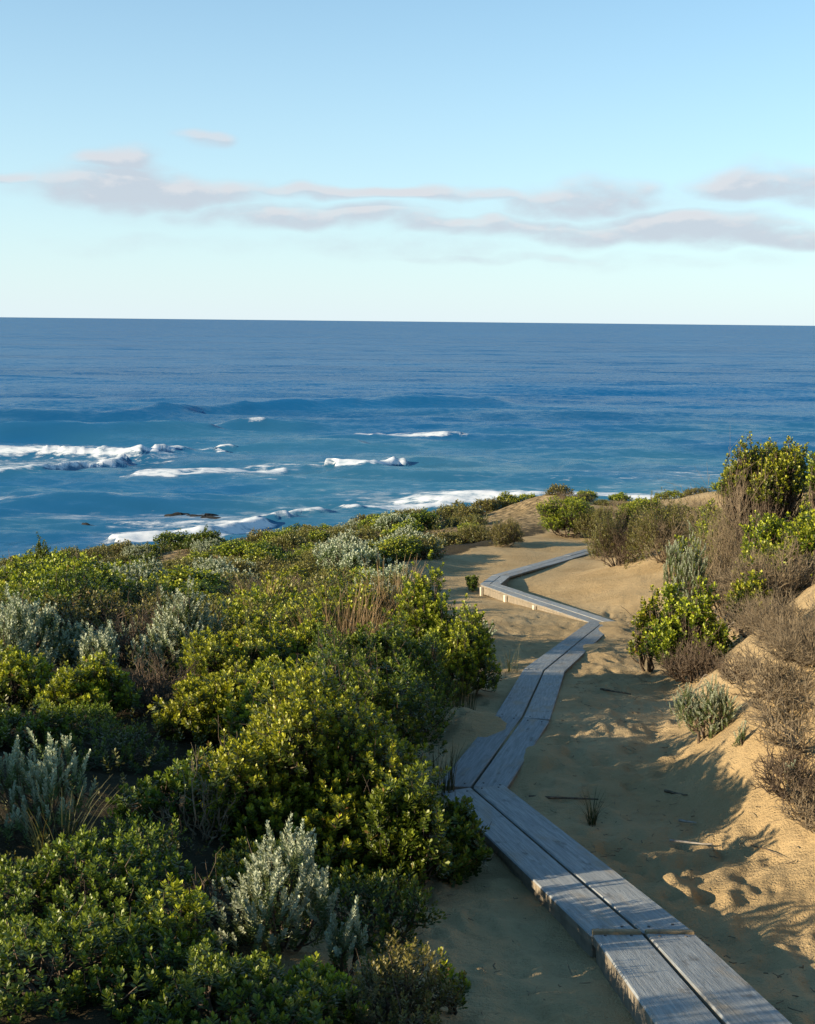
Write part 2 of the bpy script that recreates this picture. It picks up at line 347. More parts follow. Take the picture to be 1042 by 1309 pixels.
def build_ground():
    rad = math.radians
    th = np.concatenate([np.arange(-180, -60, 6), np.arange(-60, -26, 2), np.arange(-26, -4, .32), np.arange(-4, 22, .13), np.arange(22, 32, .5), np.arange(32, 180, 6), [180]])
    r = np.concatenate([[0.02], .6 * np.exp(np.arange(0, math.log(20 / .6), .0088)), 20 * np.exp(np.arange(0, math.log(230 / 20), .017))])
    T, Rr = np.meshgrid(np.radians(th), r)
    X = Rr * np.sin(T); Y = Rr * np.cos(T)
    Z = ground(X, Y)
    xp = np.interp(Y, PROF_Y, PATH_X); s = X - xp; dd = seg_dist(X, Y)
    dist = np.hypot(X, Y)
    # trampled, wind-ruffled sand
    off = smooth(.15, .40, dd) * .85 + .15
    near = smooth(34, 10, dist)
    Z = Z + off * near * (.034 * fbm(X * 1.3, Y * 1.3, 11, 4, .55) + .030 * fbm(X * 6, Y * 8, 23, 3, .65))
    rg = 1 - np.abs(fbm(X * 2.4 + .5 * Y, Y * 3.2, 41, 3)) * 4
    Z = Z + off * near * .014 * np.clip(rg, -1, 1)
    # erosion steps on the bank and the open dune
    Z = Z + .05 * smooth(1.2, 2.4, s) * near * np.abs(fbm(X * .9, Y * .6, 57, 3)) * 2
    Z = Z + .16 * smooth(.6, 2, np.abs(s)) * smooth(14, 24, dist) * fbm(X * .5, Y * .5, 77, 4)
    # footprints on both sides of the deck
    rg = np.random.default_rng(5); n = 520
    fy = 3.2 + 19 * rg.random(n) ** 1.3; side = np.where(rg.random(n) < .74, 1, -1)
    fx = np.interp(fy, PROF_Y, PATH_X) + side * (.42 + np.abs(rg.normal(0, .75, n)))
    fa = rg.normal(0.1, .5, n)
    for x0, y0, a in zip(fx, fy, fa):
        r0 = math.hypot(x0, y0); t0 = math.degrees(math.atan2(x0, y0)); ext = .38
        i0 = np.searchsorted(r, r0 - ext); i1 = np.searchsorted(r, r0 + ext); dt = math.degrees(ext / r0)
        j0 = np.searchsorted(th, t0 - dt); j1 = np.searchsorted(th, t0 + dt)
        xx = X[i0:i1, j0:j1] - x0; yy = Y[i0:i1, j0:j1] - y0
        u = (xx * math.cos(a) - yy * math.sin(a)) / .065; v = (xx * math.sin(a) + yy * math.cos(a)) / .145
        q = np.sqrt(u * u + v * v)
        Z[i0:i1, j0:j1] += off[i0:i1, j0:j1] * (-.014 * (1 - smooth(.5, 1.15, q)) + .006 * np.exp(-((q - 1.45) / .33) ** 2))
    # keep sand off the middle of the deck except where it drifts over its edges
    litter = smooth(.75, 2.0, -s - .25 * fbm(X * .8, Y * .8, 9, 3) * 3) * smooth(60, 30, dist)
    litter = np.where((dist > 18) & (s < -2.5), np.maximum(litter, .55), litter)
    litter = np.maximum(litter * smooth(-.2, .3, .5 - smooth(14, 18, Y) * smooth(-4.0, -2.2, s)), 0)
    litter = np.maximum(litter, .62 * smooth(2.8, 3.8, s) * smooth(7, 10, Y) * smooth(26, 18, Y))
    nr, nt_ = X.shape
    V = np.stack([X, Y, Z], -1).reshape(-1, 3)
    i, j = np.meshgrid(np.arange(nr - 1), np.arange(nt_ - 1), indexing='ij')
    a = i * nt_ + j
    Q = np.stack([a, a + 1, a + nt_ + 1, a + nt_], -1).reshape(-1, 4)[:, ::-1]
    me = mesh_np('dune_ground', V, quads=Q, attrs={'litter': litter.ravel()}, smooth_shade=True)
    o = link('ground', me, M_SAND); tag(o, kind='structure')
build_ground()

# ------------------------------------------------------------------ the sea
def build_sea():
    rad = np.radians
    th = np.concatenate([np.arange(-90, -24, 3), np.arange(-24, 24, .108), np.arange(24, 91, 3)])
    q = np.concatenate([np.linspace(25 / 75., 25 / 1500., 370), 25 / np.geomspace(1600, 60000, 26)])
    r = 25 / q
    T, Rr = np.meshgrid(rad(th), r)
    X = Rr * np.sin(T); Y = Rr * np.cos(T); dr = np.gradient(r)[:, None] * np.ones_like(X)
    dt = np.gradient(rad(th))[None, :] * Rr
    Z = np.zeros_like(X)
    rg = np.random.default_rng(3)
    for k in range(46):
        lam = 2.2 * 1.085 ** k * rg.uniform(.92, 1.08)            # 2 m to about 90 m
        ang = rg.normal(0.12, .34) if lam < 25 else rg.normal(.05, .15)
        amp = .0095 * lam ** .82 if lam < 25 else .11
        kx, ky = math.sin(ang) * 2 * math.pi / lam, math.cos(ang) * 2 * math.pi / lam
        res = np.maximum(dr * abs(math.cos(ang)), dt * abs(math.sin(ang)))
        fade = smooth(.40, .22, res / lam)
        ph = kx * X + ky * Y + rg.uniform(0, 6.3) + 1.6 * fbm(X / (lam * 2.5), Y / (lam * 2.5), 100 + k, 2)
        Z += amp * fade * (np.sin(ph) + .25 * np.cos(2 * ph))
    foam = np.zeros_like(X); lace = np.zeros_like(X)
    wob = 2.2 * fbm(X / 9, Y / 9, 300, 4) + .8 * fbm(X / 2.2, Y / 2.2, 320, 3)
    wobs = 2.4 * fbm(X / 16, Y / 16, 300, 2)
    def wave(pts, amp, s_front, s_back, foam_k=0, trail=0, lace_k=0, lace_len=0, end=.12, pitchy=0):
        P = np.array([on_sea(*p) for p in pts]); o = np.argsort(P[:, 0]); P = P[o]
        xs, ys = P[:, 0], P[:, 1]; L = xs[-1] - xs[0]
        yc = np.interp(X, xs, ys); dy = Y - yc + wob * min(1, s_front / 3 + .25)
        dz = Y - yc + wobs * (.8 if foam_k else .45); sf = np.maximum(s_front * (1 if foam_k else 1.4), 1.7 * dr)
        Xj = X + (min(6., .25 * L) * 2 * fbm(X / 5, Y / 2.5, 701, 3) if foam_k else 0)
        en = smooth(xs[0] - end * L * .3, xs[0] + end * L, Xj) * smooth(xs[-1] + end * L * .3, xs[-1] - end * L, Xj)
        var = .8 + .5 * fbm(X / 14 + len(pts), yc / 50, 333, 3)
        prof = np.where(dz < 0, np.exp(-(dz / sf) ** 2), np.exp(-(dz / np.maximum(s_back, 2 * dr)) ** 2))
        nonlocal Z, foam, lace
        Z = Z + amp * en * var * prof
        if foam_k:
            f = foam_k * en * smooth(-s_front * 2.0, -s_front * 1.0, dy) * np.exp(-(np.maximum(dy, 0) / (1.9 * trail)) ** 1.6)
            foam = np.maximum(foam, f)
            Z = Z + np.minimum(f, 1) * (.22 * np.abs(fbm(X / 2.6, Y / 2.6, 411, 3)) * amp)
        if lace_k:
            f = lace_k * en * smooth(-s_front, 0, dy) * np.exp(-np.maximum(dy, 0) / (1.5 * lace_len))
            lace = np.maximum(lace, f)
    # swells and breakers: image points on the water -> lines on the sea
    wave([(-60, 557), (5, 557), (120, 556), (200, 554), (300, 551)], 2.3, 2.2, 7)                        # unbroken wall
    wave([(12, 554), (58, 552)], .5, 1.6, 3, .8, 2.2, end=.3)
    wave([(80, 552), (112, 551)], .3, 1.2, 3, .62, 1.6, end=.3)
    wave([(-80, 578), (0, 580), (70, 580), (130, 583)], 1.0, 2.0, 6, 1.0, 9, .9, 14)                   # second bore
    wave([(70, 582), (150, 582), (200, 583), (278, 574)], 1.1, 2.0, 6, 1.05, 7.0, .9, 12)
    wave([(-80, 612), (0, 609), (60, 603), (130, 592), (190, 585)], 1.2, 1.8, 6, .95, 11, 1.0, 20)
    wave([(180, 611), (260, 608), (330, 603), (392, 600)], .8, 1.8, 5, .92, 6, .85, 14, end=.2)
    wave([(272, 546), (335, 546), (420, 547)], 2.0, 2.2, 6, end=.25)
    wave([(308, 546), (338, 546)], .5, 1.5, 4, .95, 2.2, end=.45)
    wave([(276, 545), (300, 545)], .3, 1.5, 4, .62, 1.8, end=.15)
    wave([(150, 533), (330, 524), (430, 520), (560, 517), (670, 516)], 3.0, 4, 16)                       # long outer swell
    wave([(-60, 532), (0, 531), (150, 534), (260, 532)], 1.2, 4, 12)
    wave([(470, 537), (620, 533), (760, 533), (900, 530)], 1.5, 4, 12)
    wave([(660, 502), (800, 500), (960, 499)], 1.6, 6, 20)
    wave([(465, 557), (530, 557), (606, 558)], .8, 1.4, 5, .95, 2.2, .6, 8, end=.1)
    wave([(428, 597), (470, 598), (509, 594)], 1.5, 1.8, 5, 1.2, 4.6, .8, 10, end=.1)
    wave([(500, 592), (560, 591), (640, 590)], 1.6, 1.9, 6, end=.25)
    wave([(320, 568), (400, 567), (470, 568)], .9, 2.2, 7)
    wave([(712, 598), (735, 597), (762, 598)], .9, 1.6, 4, end=.3)
    wave([(800, 600), (860, 596)], .7, 1.8, 4, end=.3)
    wave([(440, 652), (510, 648), (560, 645), (620, 641), (700, 640), (800, 640), (960, 640)], 1.0, 1.6, 5, .95, 8.0, 1.0, 22)   # shore break
    wave([(150, 694), (230, 690), (300, 680), (350, 670), (388, 660)], 1.0, 1.6, 4, 1.0, 6.0, 1.0, 16)
    wave([(690, 524), (760, 521), (830, 520)], .3, 4, 12, 0, 0, .55, 22)
    wave([(0, 640), (60, 640), (150, 643)], .6, 1.8, 5)
    wave([(-60, 665), (40, 662), (120, 668)], .6, 1.6, 4, 0, 0, .4, 10)
    def wash(px, py, wx, wy, k):         # spent foam lying on the water
        nonlocal foam, lace
        x0, y0 = on_sea(px, py); xa, _ = on_sea(px + wx, py); ya, yb = on_sea(px, py + wy)[1], on_sea(px, py - wy)[1]
        g = np.exp(-((X - x0) / abs(xa - x0)) ** 4 - ((Y - y0) / (.5 * abs(yb - ya))) ** 2)
        foam = np.maximum(foam, k * g); lace = np.maximum(lace, 1.1 * k * g)
    wash(40, 592, 130, 15, .60); wash(180, 586, 80, 9, .5); wash(260, 606, 110, 7, .5); wash(600, 637, 150, 11, .58); wash(480, 640, 60, 8, .45)
    wash(230, 672, 110, 12, .60); wash(330, 612, 120, 10, .34); wash(300, 640, 200, 12, .30); wash(760, 612, 140, 10, .34); wash(900, 610, 60, 8, .5); wash(470, 556, 60, 5, .3); wash(60, 625, 120, 8, .34)
    z1 = smooth(300, 150, Y) * .62
    lace = np.maximum(lace, z1 * (.6 + 1.1 * fbm(X / 22, Y / 9, 515, 4)))
    lace = np.maximum(lace, .8 * np.exp(-((X + 25) / 16) ** 2 - ((Y - 152) / 7) ** 2))
    lace = np.maximum(lace, .55 * np.exp(-((X + 22) / 30) ** 2 - ((Y - 205) / 9) ** 2))
    shallow = np.clip(smooth(420, 170, Y) * (.65 + .9 * fbm(X / 40, Y / 25, 616, 3)), 0, 1)
    nr, n2 = X.shape
    V = np.stack([X, Y, Z], -1).reshape(-1, 3)
    i, j = np.meshgrid(np.arange(nr - 1), np.arange(n2 - 1), indexing='ij'); a = i * n2 + j
    Q = np.stack([a, a + n2, a + n2 + 1, a + 1], -1).reshape(-1, 4)
    me = mesh_np('sea', V, quads=Q, attrs={'foam': foam.ravel(), 'lace': lace.ravel(), 'shallow': shallow.ravel()}, smooth_shade=True)
    if me.polygons[0].normal.z < 0: me.flip_normals()
    o = link('sea', me, M_WATER); tag(o, kind='structure')
build_sea()

# ------------------------------------------------------------------ boardwalk
def prism_mesh(name, corners, thick, bev=.006, seg=1):
    """plan corners (local x along, y across), top at z=0, with softened edges"""
    import bmesh
    bm = bmesh.new()
    top = [bm.verts.new((x, y, 0)) for x, y in corners]; bot = [bm.verts.new((x, y, -thick)) for x, y in corners]
    bm.faces.new(top); bm.faces.new(bot[::-1])
    n = len(corners)
    for i in range(n): bm.faces.new((top[i], bot[i], bot[(i + 1) % n], top[(i + 1) % n]))
    bmesh.ops.recalc_face_normals(bm, faces=bm.faces)
    if bev: bmesh.ops.bevel(bm, geom=list(bm.edges), offset=bev, segments=seg, affect='EDGES')
    me = bpy.data.meshes.new(name); bm.to_mesh(me); bm.free(); return me
def build_boardwalk():
    root = empty('boardwalk', (JP[1][0], JP[1][1], JP[1][2] - JC[1]))
    tag(root, 'narrow weathered grey timber boardwalk zigzagging over the sand towards the sea', 'boardwalk')
    base = np.array(root.location)
    W = .434; GAP = .013; TH = .048
    n = len(JP)
    dirs = [(JP[i + 1] - JP[i]) for i in range(n - 1)]
    hd = [math.atan2(d[1], d[0]) for d in dirs]
    rg = random.Random(4)
    for i, d in enumerate(dirs):
        L = math.hypot(d[0], d[1]); pitch = math.atan2(d[2], L); L3 = math.hypot(L, d[2])
        def miter(i, j):                    # tangent of half the turn between two sections
            if j < 0 or j >= len(hd): return 0.0
            a = hd[i] - hd[j]; a = (a + math.pi) % (2 * math.pi) - math.pi
            return math.tan(max(-1.2, min(1.2, a / 2)))
        m0 = miter(i, i - 1); m1 = miter(i, i + 1)
        M = Matrix.Translation(Vector(JP[i] - base)) @ Matrix.Rotation(hd[i], 4, 'Z') @ Matrix.Rotation(-pitch, 4, 'Y')
        for side in (1, -1):
            ya, yb = (GAP / 2, W / 2) if side > 0 else (-W / 2, -GAP / 2)
            g0 = .004 if i else 0; cuts = [0.0, 1.0]
            if L3 > 4.2: cuts = [0.0] + sorted(.5 + rg.uniform(-.12, .12) + .0 for _ in range(1)) + [1.0]
            if L3 > 6.2: cuts = [0.0, .36 + rg.uniform(-.07, .07), .68 + rg.uniform(-.06, .06), 1.0]
            for k in range(len(cuts) - 1):
                def xs(y, c, first, last):
                    x = c * L3
                    if first: x += m0 * y + g0
                    elif not last: x += .003
                    if last: x += -m1 * y - .004
                    return x
                f0, l1 = k == 0, k == len(cuts) - 2
                c0, c1 = cuts[k], cuts[k + 1]
                x0 = lambda y: xs(y, c0, f0, False)
                x1 = lambda y: (xs(y, c1, False, True) if l1 else c1 * L3 - .003)
                yo = rg.uniform(-.004, .004)
                cor = [(x0(ya), ya + yo), (x1(ya), ya + yo + rg.uniform(-.004, .004)), (x1(yb), yb + yo), (x0(yb), yb + yo)]
                me = prism_mesh('plank', cor, TH)
                me.materials.append(M_PLANK); me.materials.append(M_SIDE)
                for f in me.polygons: f.material_index = 0 if f.normal.z > .5 else 1
                p = link('plank', me, None, root)
                p.matrix_local = M @ Matrix.Translation((0, 0, rg.uniform(-.004, .004))) @ Matrix.Rotation(rg.uniform(-.012, .012), 4, 'X')
                for xe in ((x0(.5 * (ya + yb)) + .07), (x1(.5 * (ya + yb)) - .07)):   # coach screws
                    for yy in (ya + .05, yb - .05):
                        if JP[i][1] > 12: continue
                        s = link('screw', screw_mesh, M_SCREW, p); s.location = (xe, yy, .0005)
        # bearers across under the deck
        nb = max(2, int(L3 / 1.5))
        for k in range(nb):
            x = (k + .5) / nb * L3
            me = prism_mesh('bearer', [(x - .04, -W / 2 + .015), (x + .04, -W / 2 + .015), (x + .04, W / 2 - .015), (x - .04, W / 2 - .015)], .075, .004)
            b_ = link('bearer', me, M_RAW, root); b_.matrix_local = M @ Matrix.Translation((0, 0, -TH - .001))
        # raised stretches stand on stringers and short posts
        if max(JC[i], JC[i + 1]) > .11:
            for side in (1, -1):
                yq = side * (W / 2 - .03)
                me = prism_mesh('stringer', [(.06, yq - .02), (L3 - .06, yq - .02), (L3 - .06, yq + .02), (.06, yq + .02)], .09 if i < 2 else .14, .005)
                st = link('stringer', me, M_SIDE, root); st.matrix_local = M @ Matrix.Translation((0, 0, -TH - .002))
        if i == 5:
            for fr in (.42, .70, .97):
                for side in (1, -1):
                    x = fr * L3; y = side * (W / 2 + .028)
                    me = prism_mesh('post', [(x - .05, y - .025), (x + .05, y - .025), (x + .05, y + .025), (x - .05, y + .025)], .40, .005)
                    po = link('post', me, M_POST, root); po.matrix_local = M @ Matrix.Translation((0, 0, -.03))
    # pale strip added for the lit, worn plank ends where the nearest section meets the next
    d = dirs[0]; L3 = np.linalg.norm(d)
    M = Matrix.Translation(Vector(JP[1] - base)) @ Matrix.Rotation(hd[0], 4, 'Z') @ Matrix.Rotation(-math.atan2(d[2], math.hypot(d[0], d[1])), 4, 'Y')
    for side in (1, -1):
        ya, yb = (GAP / 2 + .004, W / 2 - .002) if side > 0 else (-W / 2 + .002, -GAP / 2 - .004)
        me = prism_mesh('end_strip', [(-.040, ya), (.004, ya), (.004, yb), (-.040, yb)], .022, .004)
        eb = link('end_strip', me, M_RAW, root); eb.matrix_local = M @ Matrix.Translation((0, 0, .014))
def cyl_mesh(name, r, h, n=8):
    a = np.linspace(0, 2 * np.pi, n, endpoint=False)
    V = np.concatenate([np.stack([r * np.cos(a), r * np.sin(a), np.full(n, h)], 1), np.stack([r * np.cos(a), r * np.sin(a), np.full(n, -h)], 1), [[0, 0, h * 1.3]]])
    Q = [(i, (i + 1) % n, n + (i + 1) % n, n + i)[::-1] for i in range(n)]; Tt = [(i, (i + 1) % n, 2 * n) for i in range(n)]
    return mesh_np(name, V, quads=Q, tris=Tt)
screw_mesh = cyl_mesh('screw', .007, .003)
M_SCREW = bark_material('dull_steel', (.09, .085, .08), (.16, .14, .12)); M_POST = wood_material('pale_post_timber', (.52, .45, .34), (.60, .53, .42), (.35, .28, .2), .3)
build_boardwalk()

# ------------------------------------------------------------------ plants: geometry
def frame_from(d):
    d = d / np.linalg.norm(d, axis=-1, keepdims=True)
    up = np.where(np.abs(d[:, 2:3]) < .95, np.array([[0, 0, 1.]]), np.array([[1., 0, 0]]))
    a = np.cross(up, d); a /= np.linalg.norm(a, axis=-1, keepdims=True); b = np.cross(d, a)
    return np.stack([a, b, d], -1)          # columns: side, side, along
def shoot_template(rg, n, length, L, w, p0, p1, t_start=.0, fold=.25, curl=.12):
    """leaves spiralling round a stem along +Z; each leaf is four points, folded on its midrib"""
    V = []; T = []
    for k in range(n):
        f = (k + .5) / n; t = t_start + (1 - t_start) * f
        az = k * 2.39996 + rg.normal(0, .25); pit = p0 + (p1 - p0) * f + rg.normal(0, .12)
        l = L * rg.uniform(.75, 1.15) * (1 - .35 * max(0, f - .75) / .25); ww = w * rg.uniform(.85, 1.15)
        o = np.array([0, 0, length * t])
        d = np.array([math.cos(az) * math.sin(pit), math.sin(az) * math.sin(pit), math.cos(pit)])
        s = np.array([-math.sin(az), math.cos(az), 0]); nn = np.cross(d, s)
        V += [o, o + d * l * .62 + s * ww * .5 - nn * fold * ww, o + d * l - nn * curl * l, o + d * l * .62 - s * ww * .5 - nn * fold * ww]
        T += [t] * 4
    return np.array(V), np.array(T)
def place_shoots(rg, tips, dirs, scale, temps, tfac=None):
    """copy shoot templates to tips; returns verts, tris, attributes"""
    Vs, Ts, As, Fs = [], [], [], []; off = 0
    which = rg.integers(0, len(temps), len(tips)); spin = rg.uniform(0, 6.283, len(tips))
    Fm = frame_from(dirs)
    for q, (tv, tt) in enumerate(temps):
        idx = np.where(which == q)[0]
        if not len(idx): continue
        c, s = np.cos(spin[idx]), np.sin(spin[idx])
        loc = np.stack([tv[None, :, 0] * c[:, None] - tv[None, :, 1] * s[:, None], tv[None, :, 0] * s[:, None] + tv[None, :, 1] * c[:, None], np.broadcast_to(tv[None, :, 2], (len(idx), len(tv)))], -1)
        loc = loc * scale[idx][:, None, None]
        P = np.einsum('nij,nkj->nki', Fm[idx], loc) + tips[idx][:, None, :]
        nl = len(tv) // 4
        v = np.repeat((rg.random((len(idx), nl)) * .75 + rg.random((len(idx), 1)) * .25), 4, axis=1)
        t = np.broadcast_to(tt[None], v.shape) * (1 if tfac is None else tfac[idx][:, None])
        base = off + np.arange(len(idx) * nl) * 4
        Fs.append(np.stack([base, base + 1, base + 2], 1)); Fs.append(np.stack([base, base + 2, base + 3], 1))
        Vs.append(P.reshape(-1, 3)); As.append(v.ravel()); Ts.append(t.ravel()); off += len(idx) * len(tv)
    return np.concatenate(Vs), np.concatenate(Fs), {'v': np.concatenate(As), 't': np.concatenate(Ts)}
def tubes(paths, radii, sides=4):
    """paths: (n, k, 3), radii: (n, k) -> one mesh's verts and quads"""
    paths = np.asarray(paths, float); radii = np.asarray(radii, float); n, k, _ = paths.shape
    tan = np.gradient(paths, axis=1).reshape(-1, 3); Fm = frame_from(tan + 1e-9).reshape(n, k, 3, 3)
    a = np.arange(sides) * 2 * np.pi / sides
    ring = Fm[..., 0][:, :, None, :] * np.cos(a)[None, None, :, None] + Fm[..., 1][:, :, None, :] * np.sin(a)[None, None, :, None]
    V = (paths[:, :, None, :] + ring * radii[:, :, None, None]).reshape(-1, 3)
    i, j, s = np.meshgrid(np.arange(n), np.arange(k - 1), np.arange(sides), indexing='ij')
    b = (i * k + j) * sides; s2 = (s + 1) % sides
    Q = np.stack([b + s, b + s2, b + sides + s2, b + sides + s], -1).reshape(-1, 4)
    return V, Q
def curve_paths(rg, a, b, k=4, sag=.12, wob=.05):
    """n bent paths from a to b"""
    t = np.linspace(0, 1, k)[None, :, None]; L = np.linalg.norm(b - a, axis=1)[:, None, None]
    p = a[:, None, :] * (1 - t) + b[:, None, :] * t
    out = (b - a).copy(); out[:, 2] = 0
    bow = np.sin(np.pi * t) * sag * L * np.array([0, 0, -1.0])[None, None, :] + np.sin(np.pi * t) * out[:, None, :] * .18
    return p + bow + rg.normal(0, 1, p.shape) * wob * L * np.sin(np.pi * t)
def join_tubes(parts):
    V, Q, off = [], [], 0
    for v, q in parts:
        V.append(v); Q.append(q + off); off += len(v)
    return np.concatenate(V), np.concatenate(Q)

def make_lobes(rg, rx, ry, h, n, low=.0, spread=.68):
    """overlapping rounded masses that make up the crown"""
    C = [np.array([0, 0, h * .38])]; Rr = [np.array([rx * .50, ry * .50, h * .36])]
    for k in range(n):
        a = 2.39996 * k + rg.uniform(-.5, .5); q = math.sqrt((k + .6) / n) * spread
        sz = rg.uniform(.19, .42)
        cx, cy = q * rx * math.cos(a), q * ry * math.sin(a)
        top = h * (1 - .55 * q * q) * rg.uniform(.60, 1.06)
        rz = min(top * .55, h * sz * 1.1)
        C.append(np.array([cx, cy, max(top - rz, low)])); Rr.append(np.array([rx * sz, ry * sz, rz]))
    return np.array(C), np.array(Rr)
def flat_lobes(rg, rx, ry, h, n):
    """a wind-flattened crown carried high on bare limbs"""
    C, Rr = [], []
    for k in range(n):
        a = 2.39996 * k + rg.uniform(-.4, .4); q = math.sqrt((k + .5) / n) * .74; sz = rg.uniform(.22, .40)
        C.append(np.array([q * rx * math.cos(a), q * ry * math.sin(a), h * rg.uniform(.72, .88)])); Rr.append(np.array([rx * sz, ry * sz, h * rg.uniform(.10, .15)]))
    return np.array(C), np.array(Rr)
def crown_tips(rg, C, Rr, dens, zmin=-.35, inner=.25, ground_clip=.03, bump=.27):
    """points over the outside of the lobes with outward directions; dens: shoots per square metre"""
    P, D, Lb, IN = [], [], [], []
    for i, (c, r) in enumerate(zip(C, Rr)):
        area = 4 * np.pi * ((r[0] * r[1]) ** 1.6 / 3 + (r[0] * r[2]) ** 1.6 / 3 + (r[1] * r[2]) ** 1.6 / 3) ** (1 / 1.6)
        n = max(8, int(area * dens))
        d = rg.normal(size=(n, 3)); d /= np.linalg.norm(d, axis=1, keepdims=True); d = d[d[:, 2] > zmin]
        isin = rg.random(len(d)) < inner
        f = np.where(isin, rg.uniform(.55, .9, len(d)), 1 + rg.normal(0, bump * .5, len(d)))
        f *= 1 + bump * (vnoise(d[:, 0] * 3 + i * 7, d[:, 1] * 3 + d[:, 2] * 2.3, i) * 2)
        p = c + d * r * f[:, None]; nn = d / r; nn /= np.linalg.norm(nn, axis=1, keepdims=True)
        P.append(p); D.append(nn); Lb.append(np.full(len(d), i)); IN.append(isin)
    P = np.concatenate(P); D = np.concatenate(D); Lb = np.concatenate(Lb)
    keep = P[:, 2] > ground_clip
    for i, (c, r) in enumerate(zip(C, Rr)):
        q = np.linalg.norm((P - c) / r, axis=1); keep &= ~((q < .78) & (Lb != i))
    return P[keep], D[keep], Lb[keep]

TEMPS = {}
def temps(key):
    if key in TEMPS: return TEMPS[key]
    rg = np.random.default_rng(abs(hash(key)) % 1000 if False else sum(map(ord, key)))
    mk = lambda **k: [shoot_template(rg, **k) for _ in range(5)]
    T = {'green': lambda: mk(n=17, length=.075, L=.036, w=.0165, p0=1.25, p1=.35, t_start=.15),
         'green_mid': lambda: mk(n=10, length=.085, L=.050, w=.026, p0=1.2, p1=.35, t_start=.1),
         'green_far': lambda: mk(n=6, length=.11, L=.085, w=.050, p0=1.2, p1=.4, t_start=.1),
         'heath': lambda: mk(n=18, length=.10, L=.024, w=.010, p0=1.1, p1=.4),
         'heath_mid': lambda: mk(n=10, length=.12, L=.045, w=.020, p0=1.1, p1=.4),
         'heath_far': lambda: mk(n=6, length=.14, L=.075, w=.036, p0=1.1, p1=.4),
         'silver': lambda: mk(n=54, length=.155, L=.024, w=.0095, p0=.95, p1=.25, fold=.1),
         'silver_mid': lambda: mk(n=26, length=.17, L=.038, w=.017, p0=.85, p1=.25, fold=.1),
         'silver_far': lambda: mk(n=12, length=.19, L=.065, w=.030, p0=.8, p1=.25, fold=.1)}[key]()
    TEMPS[key] = T; return T

def shrub_meshes(name, seed, rx, ry, h, kind='green', detail='', dens=420, lobes=9, upright=.55, bare=0.0, inner=.3, zmin=-.4, twig_frac=.35, spread=.68, size=1.0, low=0.0, tubes_r=1.0, flat=False):
    rg = np.random.default_rng(seed)
    C, Rr = flat_lobes(rg, rx, ry, h, lobes) if flat else make_lobes(rg, rx, ry, h, lobes, low=low, spread=spread)
    P, D, Lb = crown_tips(rg, C, Rr, dens, zmin=zmin, inner=inner)
    if bare > 0:                               # lower part of the shrub without leaves
        k = P[:, 2] > bare * h * (1 + .35 * vnoise(P[:, 0] * 4, P[:, 1] * 4, seed)); P, D, Lb = P[k], D[k], Lb[k]
    dirs = D * (1 - upright) + np.array([0, 0, 1.0]) * upright + rg.normal(0, .18, D.shape)
    sc = rg.uniform(.8, 1.2, len(P)) * size
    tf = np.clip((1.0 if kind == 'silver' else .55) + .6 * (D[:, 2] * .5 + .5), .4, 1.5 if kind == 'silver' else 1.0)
    key = kind + detail
    tm = temps(key); ln = tm[0][0][:, 2].max() * .6
    dirs /= np.linalg.norm(dirs, axis=1, keepdims=True)
    V, Fc, At = place_shoots(rg, P - dirs * ln * sc[:, None], dirs, sc, tm, tf)
    V[:, 2] = np.maximum(V[:, 2], -.03)
    fol = mesh_np(name + '_foliage', V, tris=Fc, attrs=At)
    # limbs and twigs
    nl = len(C)
    base = np.stack([rg.normal(0, .06 * rx, nl), rg.normal(0, .06 * ry, nl), np.full(nl, -.06)], 1)
    cen = C + rg.normal(0, .05, C.shape) * Rr; cen[:, 2] = np.maximum(cen[:, 2], .08)
    lp = curve_paths(rg, base, cen, 6, sag=.10, wob=.045)
    parts = [tubes(lp, np.linspace(.019, .009, 6)[None, :].repeat(nl, 0) * (h ** .5) * tubes_r, 6)]
    sel = np.where(rg.random(len(P)) < twig_frac)[0]
    if len(sel):
        tt = rg.uniform(.35, 1.0, len(sel))[:, None]
        st = base[Lb[sel]] * (1 - tt) + cen[Lb[sel]] * tt
        tp = curve_paths(rg, st, P[sel] - dirs[sel] * ln * .3, 4, sag=.08, wob=.05)
        parts.append(tubes(tp, np.linspace(.0055, .0018, 4)[None, :].repeat(len(sel), 0) * (1.0 if not detail else 1.6) * tubes_r, 3))
    st = np.where(rg.random(len(P)) < .035)[0]           # stray leafless twigs poking out
    if len(st) > 3:
        e = P[st] + (D[st] * .6 + rg.normal(0, .4, (len(st), 3)) + np.array([0, 0, .3])) * rg.uniform(.05, .16, (len(st), 1)) * min(1.3, h + .3)
        parts.append(tubes(curve_paths(rg, P[st] - dirs[st] * .06, e, 4, sag=.02, wob=.09), np.linspace(.0032, .0012, 4)[None].repeat(len(st), 0) * (1.0 if not detail else 1.6), 3))
    V, Q = join_tubes(parts)
    br = mesh_np(name + '_branches', V, quads=Q, smooth_shade=True)
    return fol, br

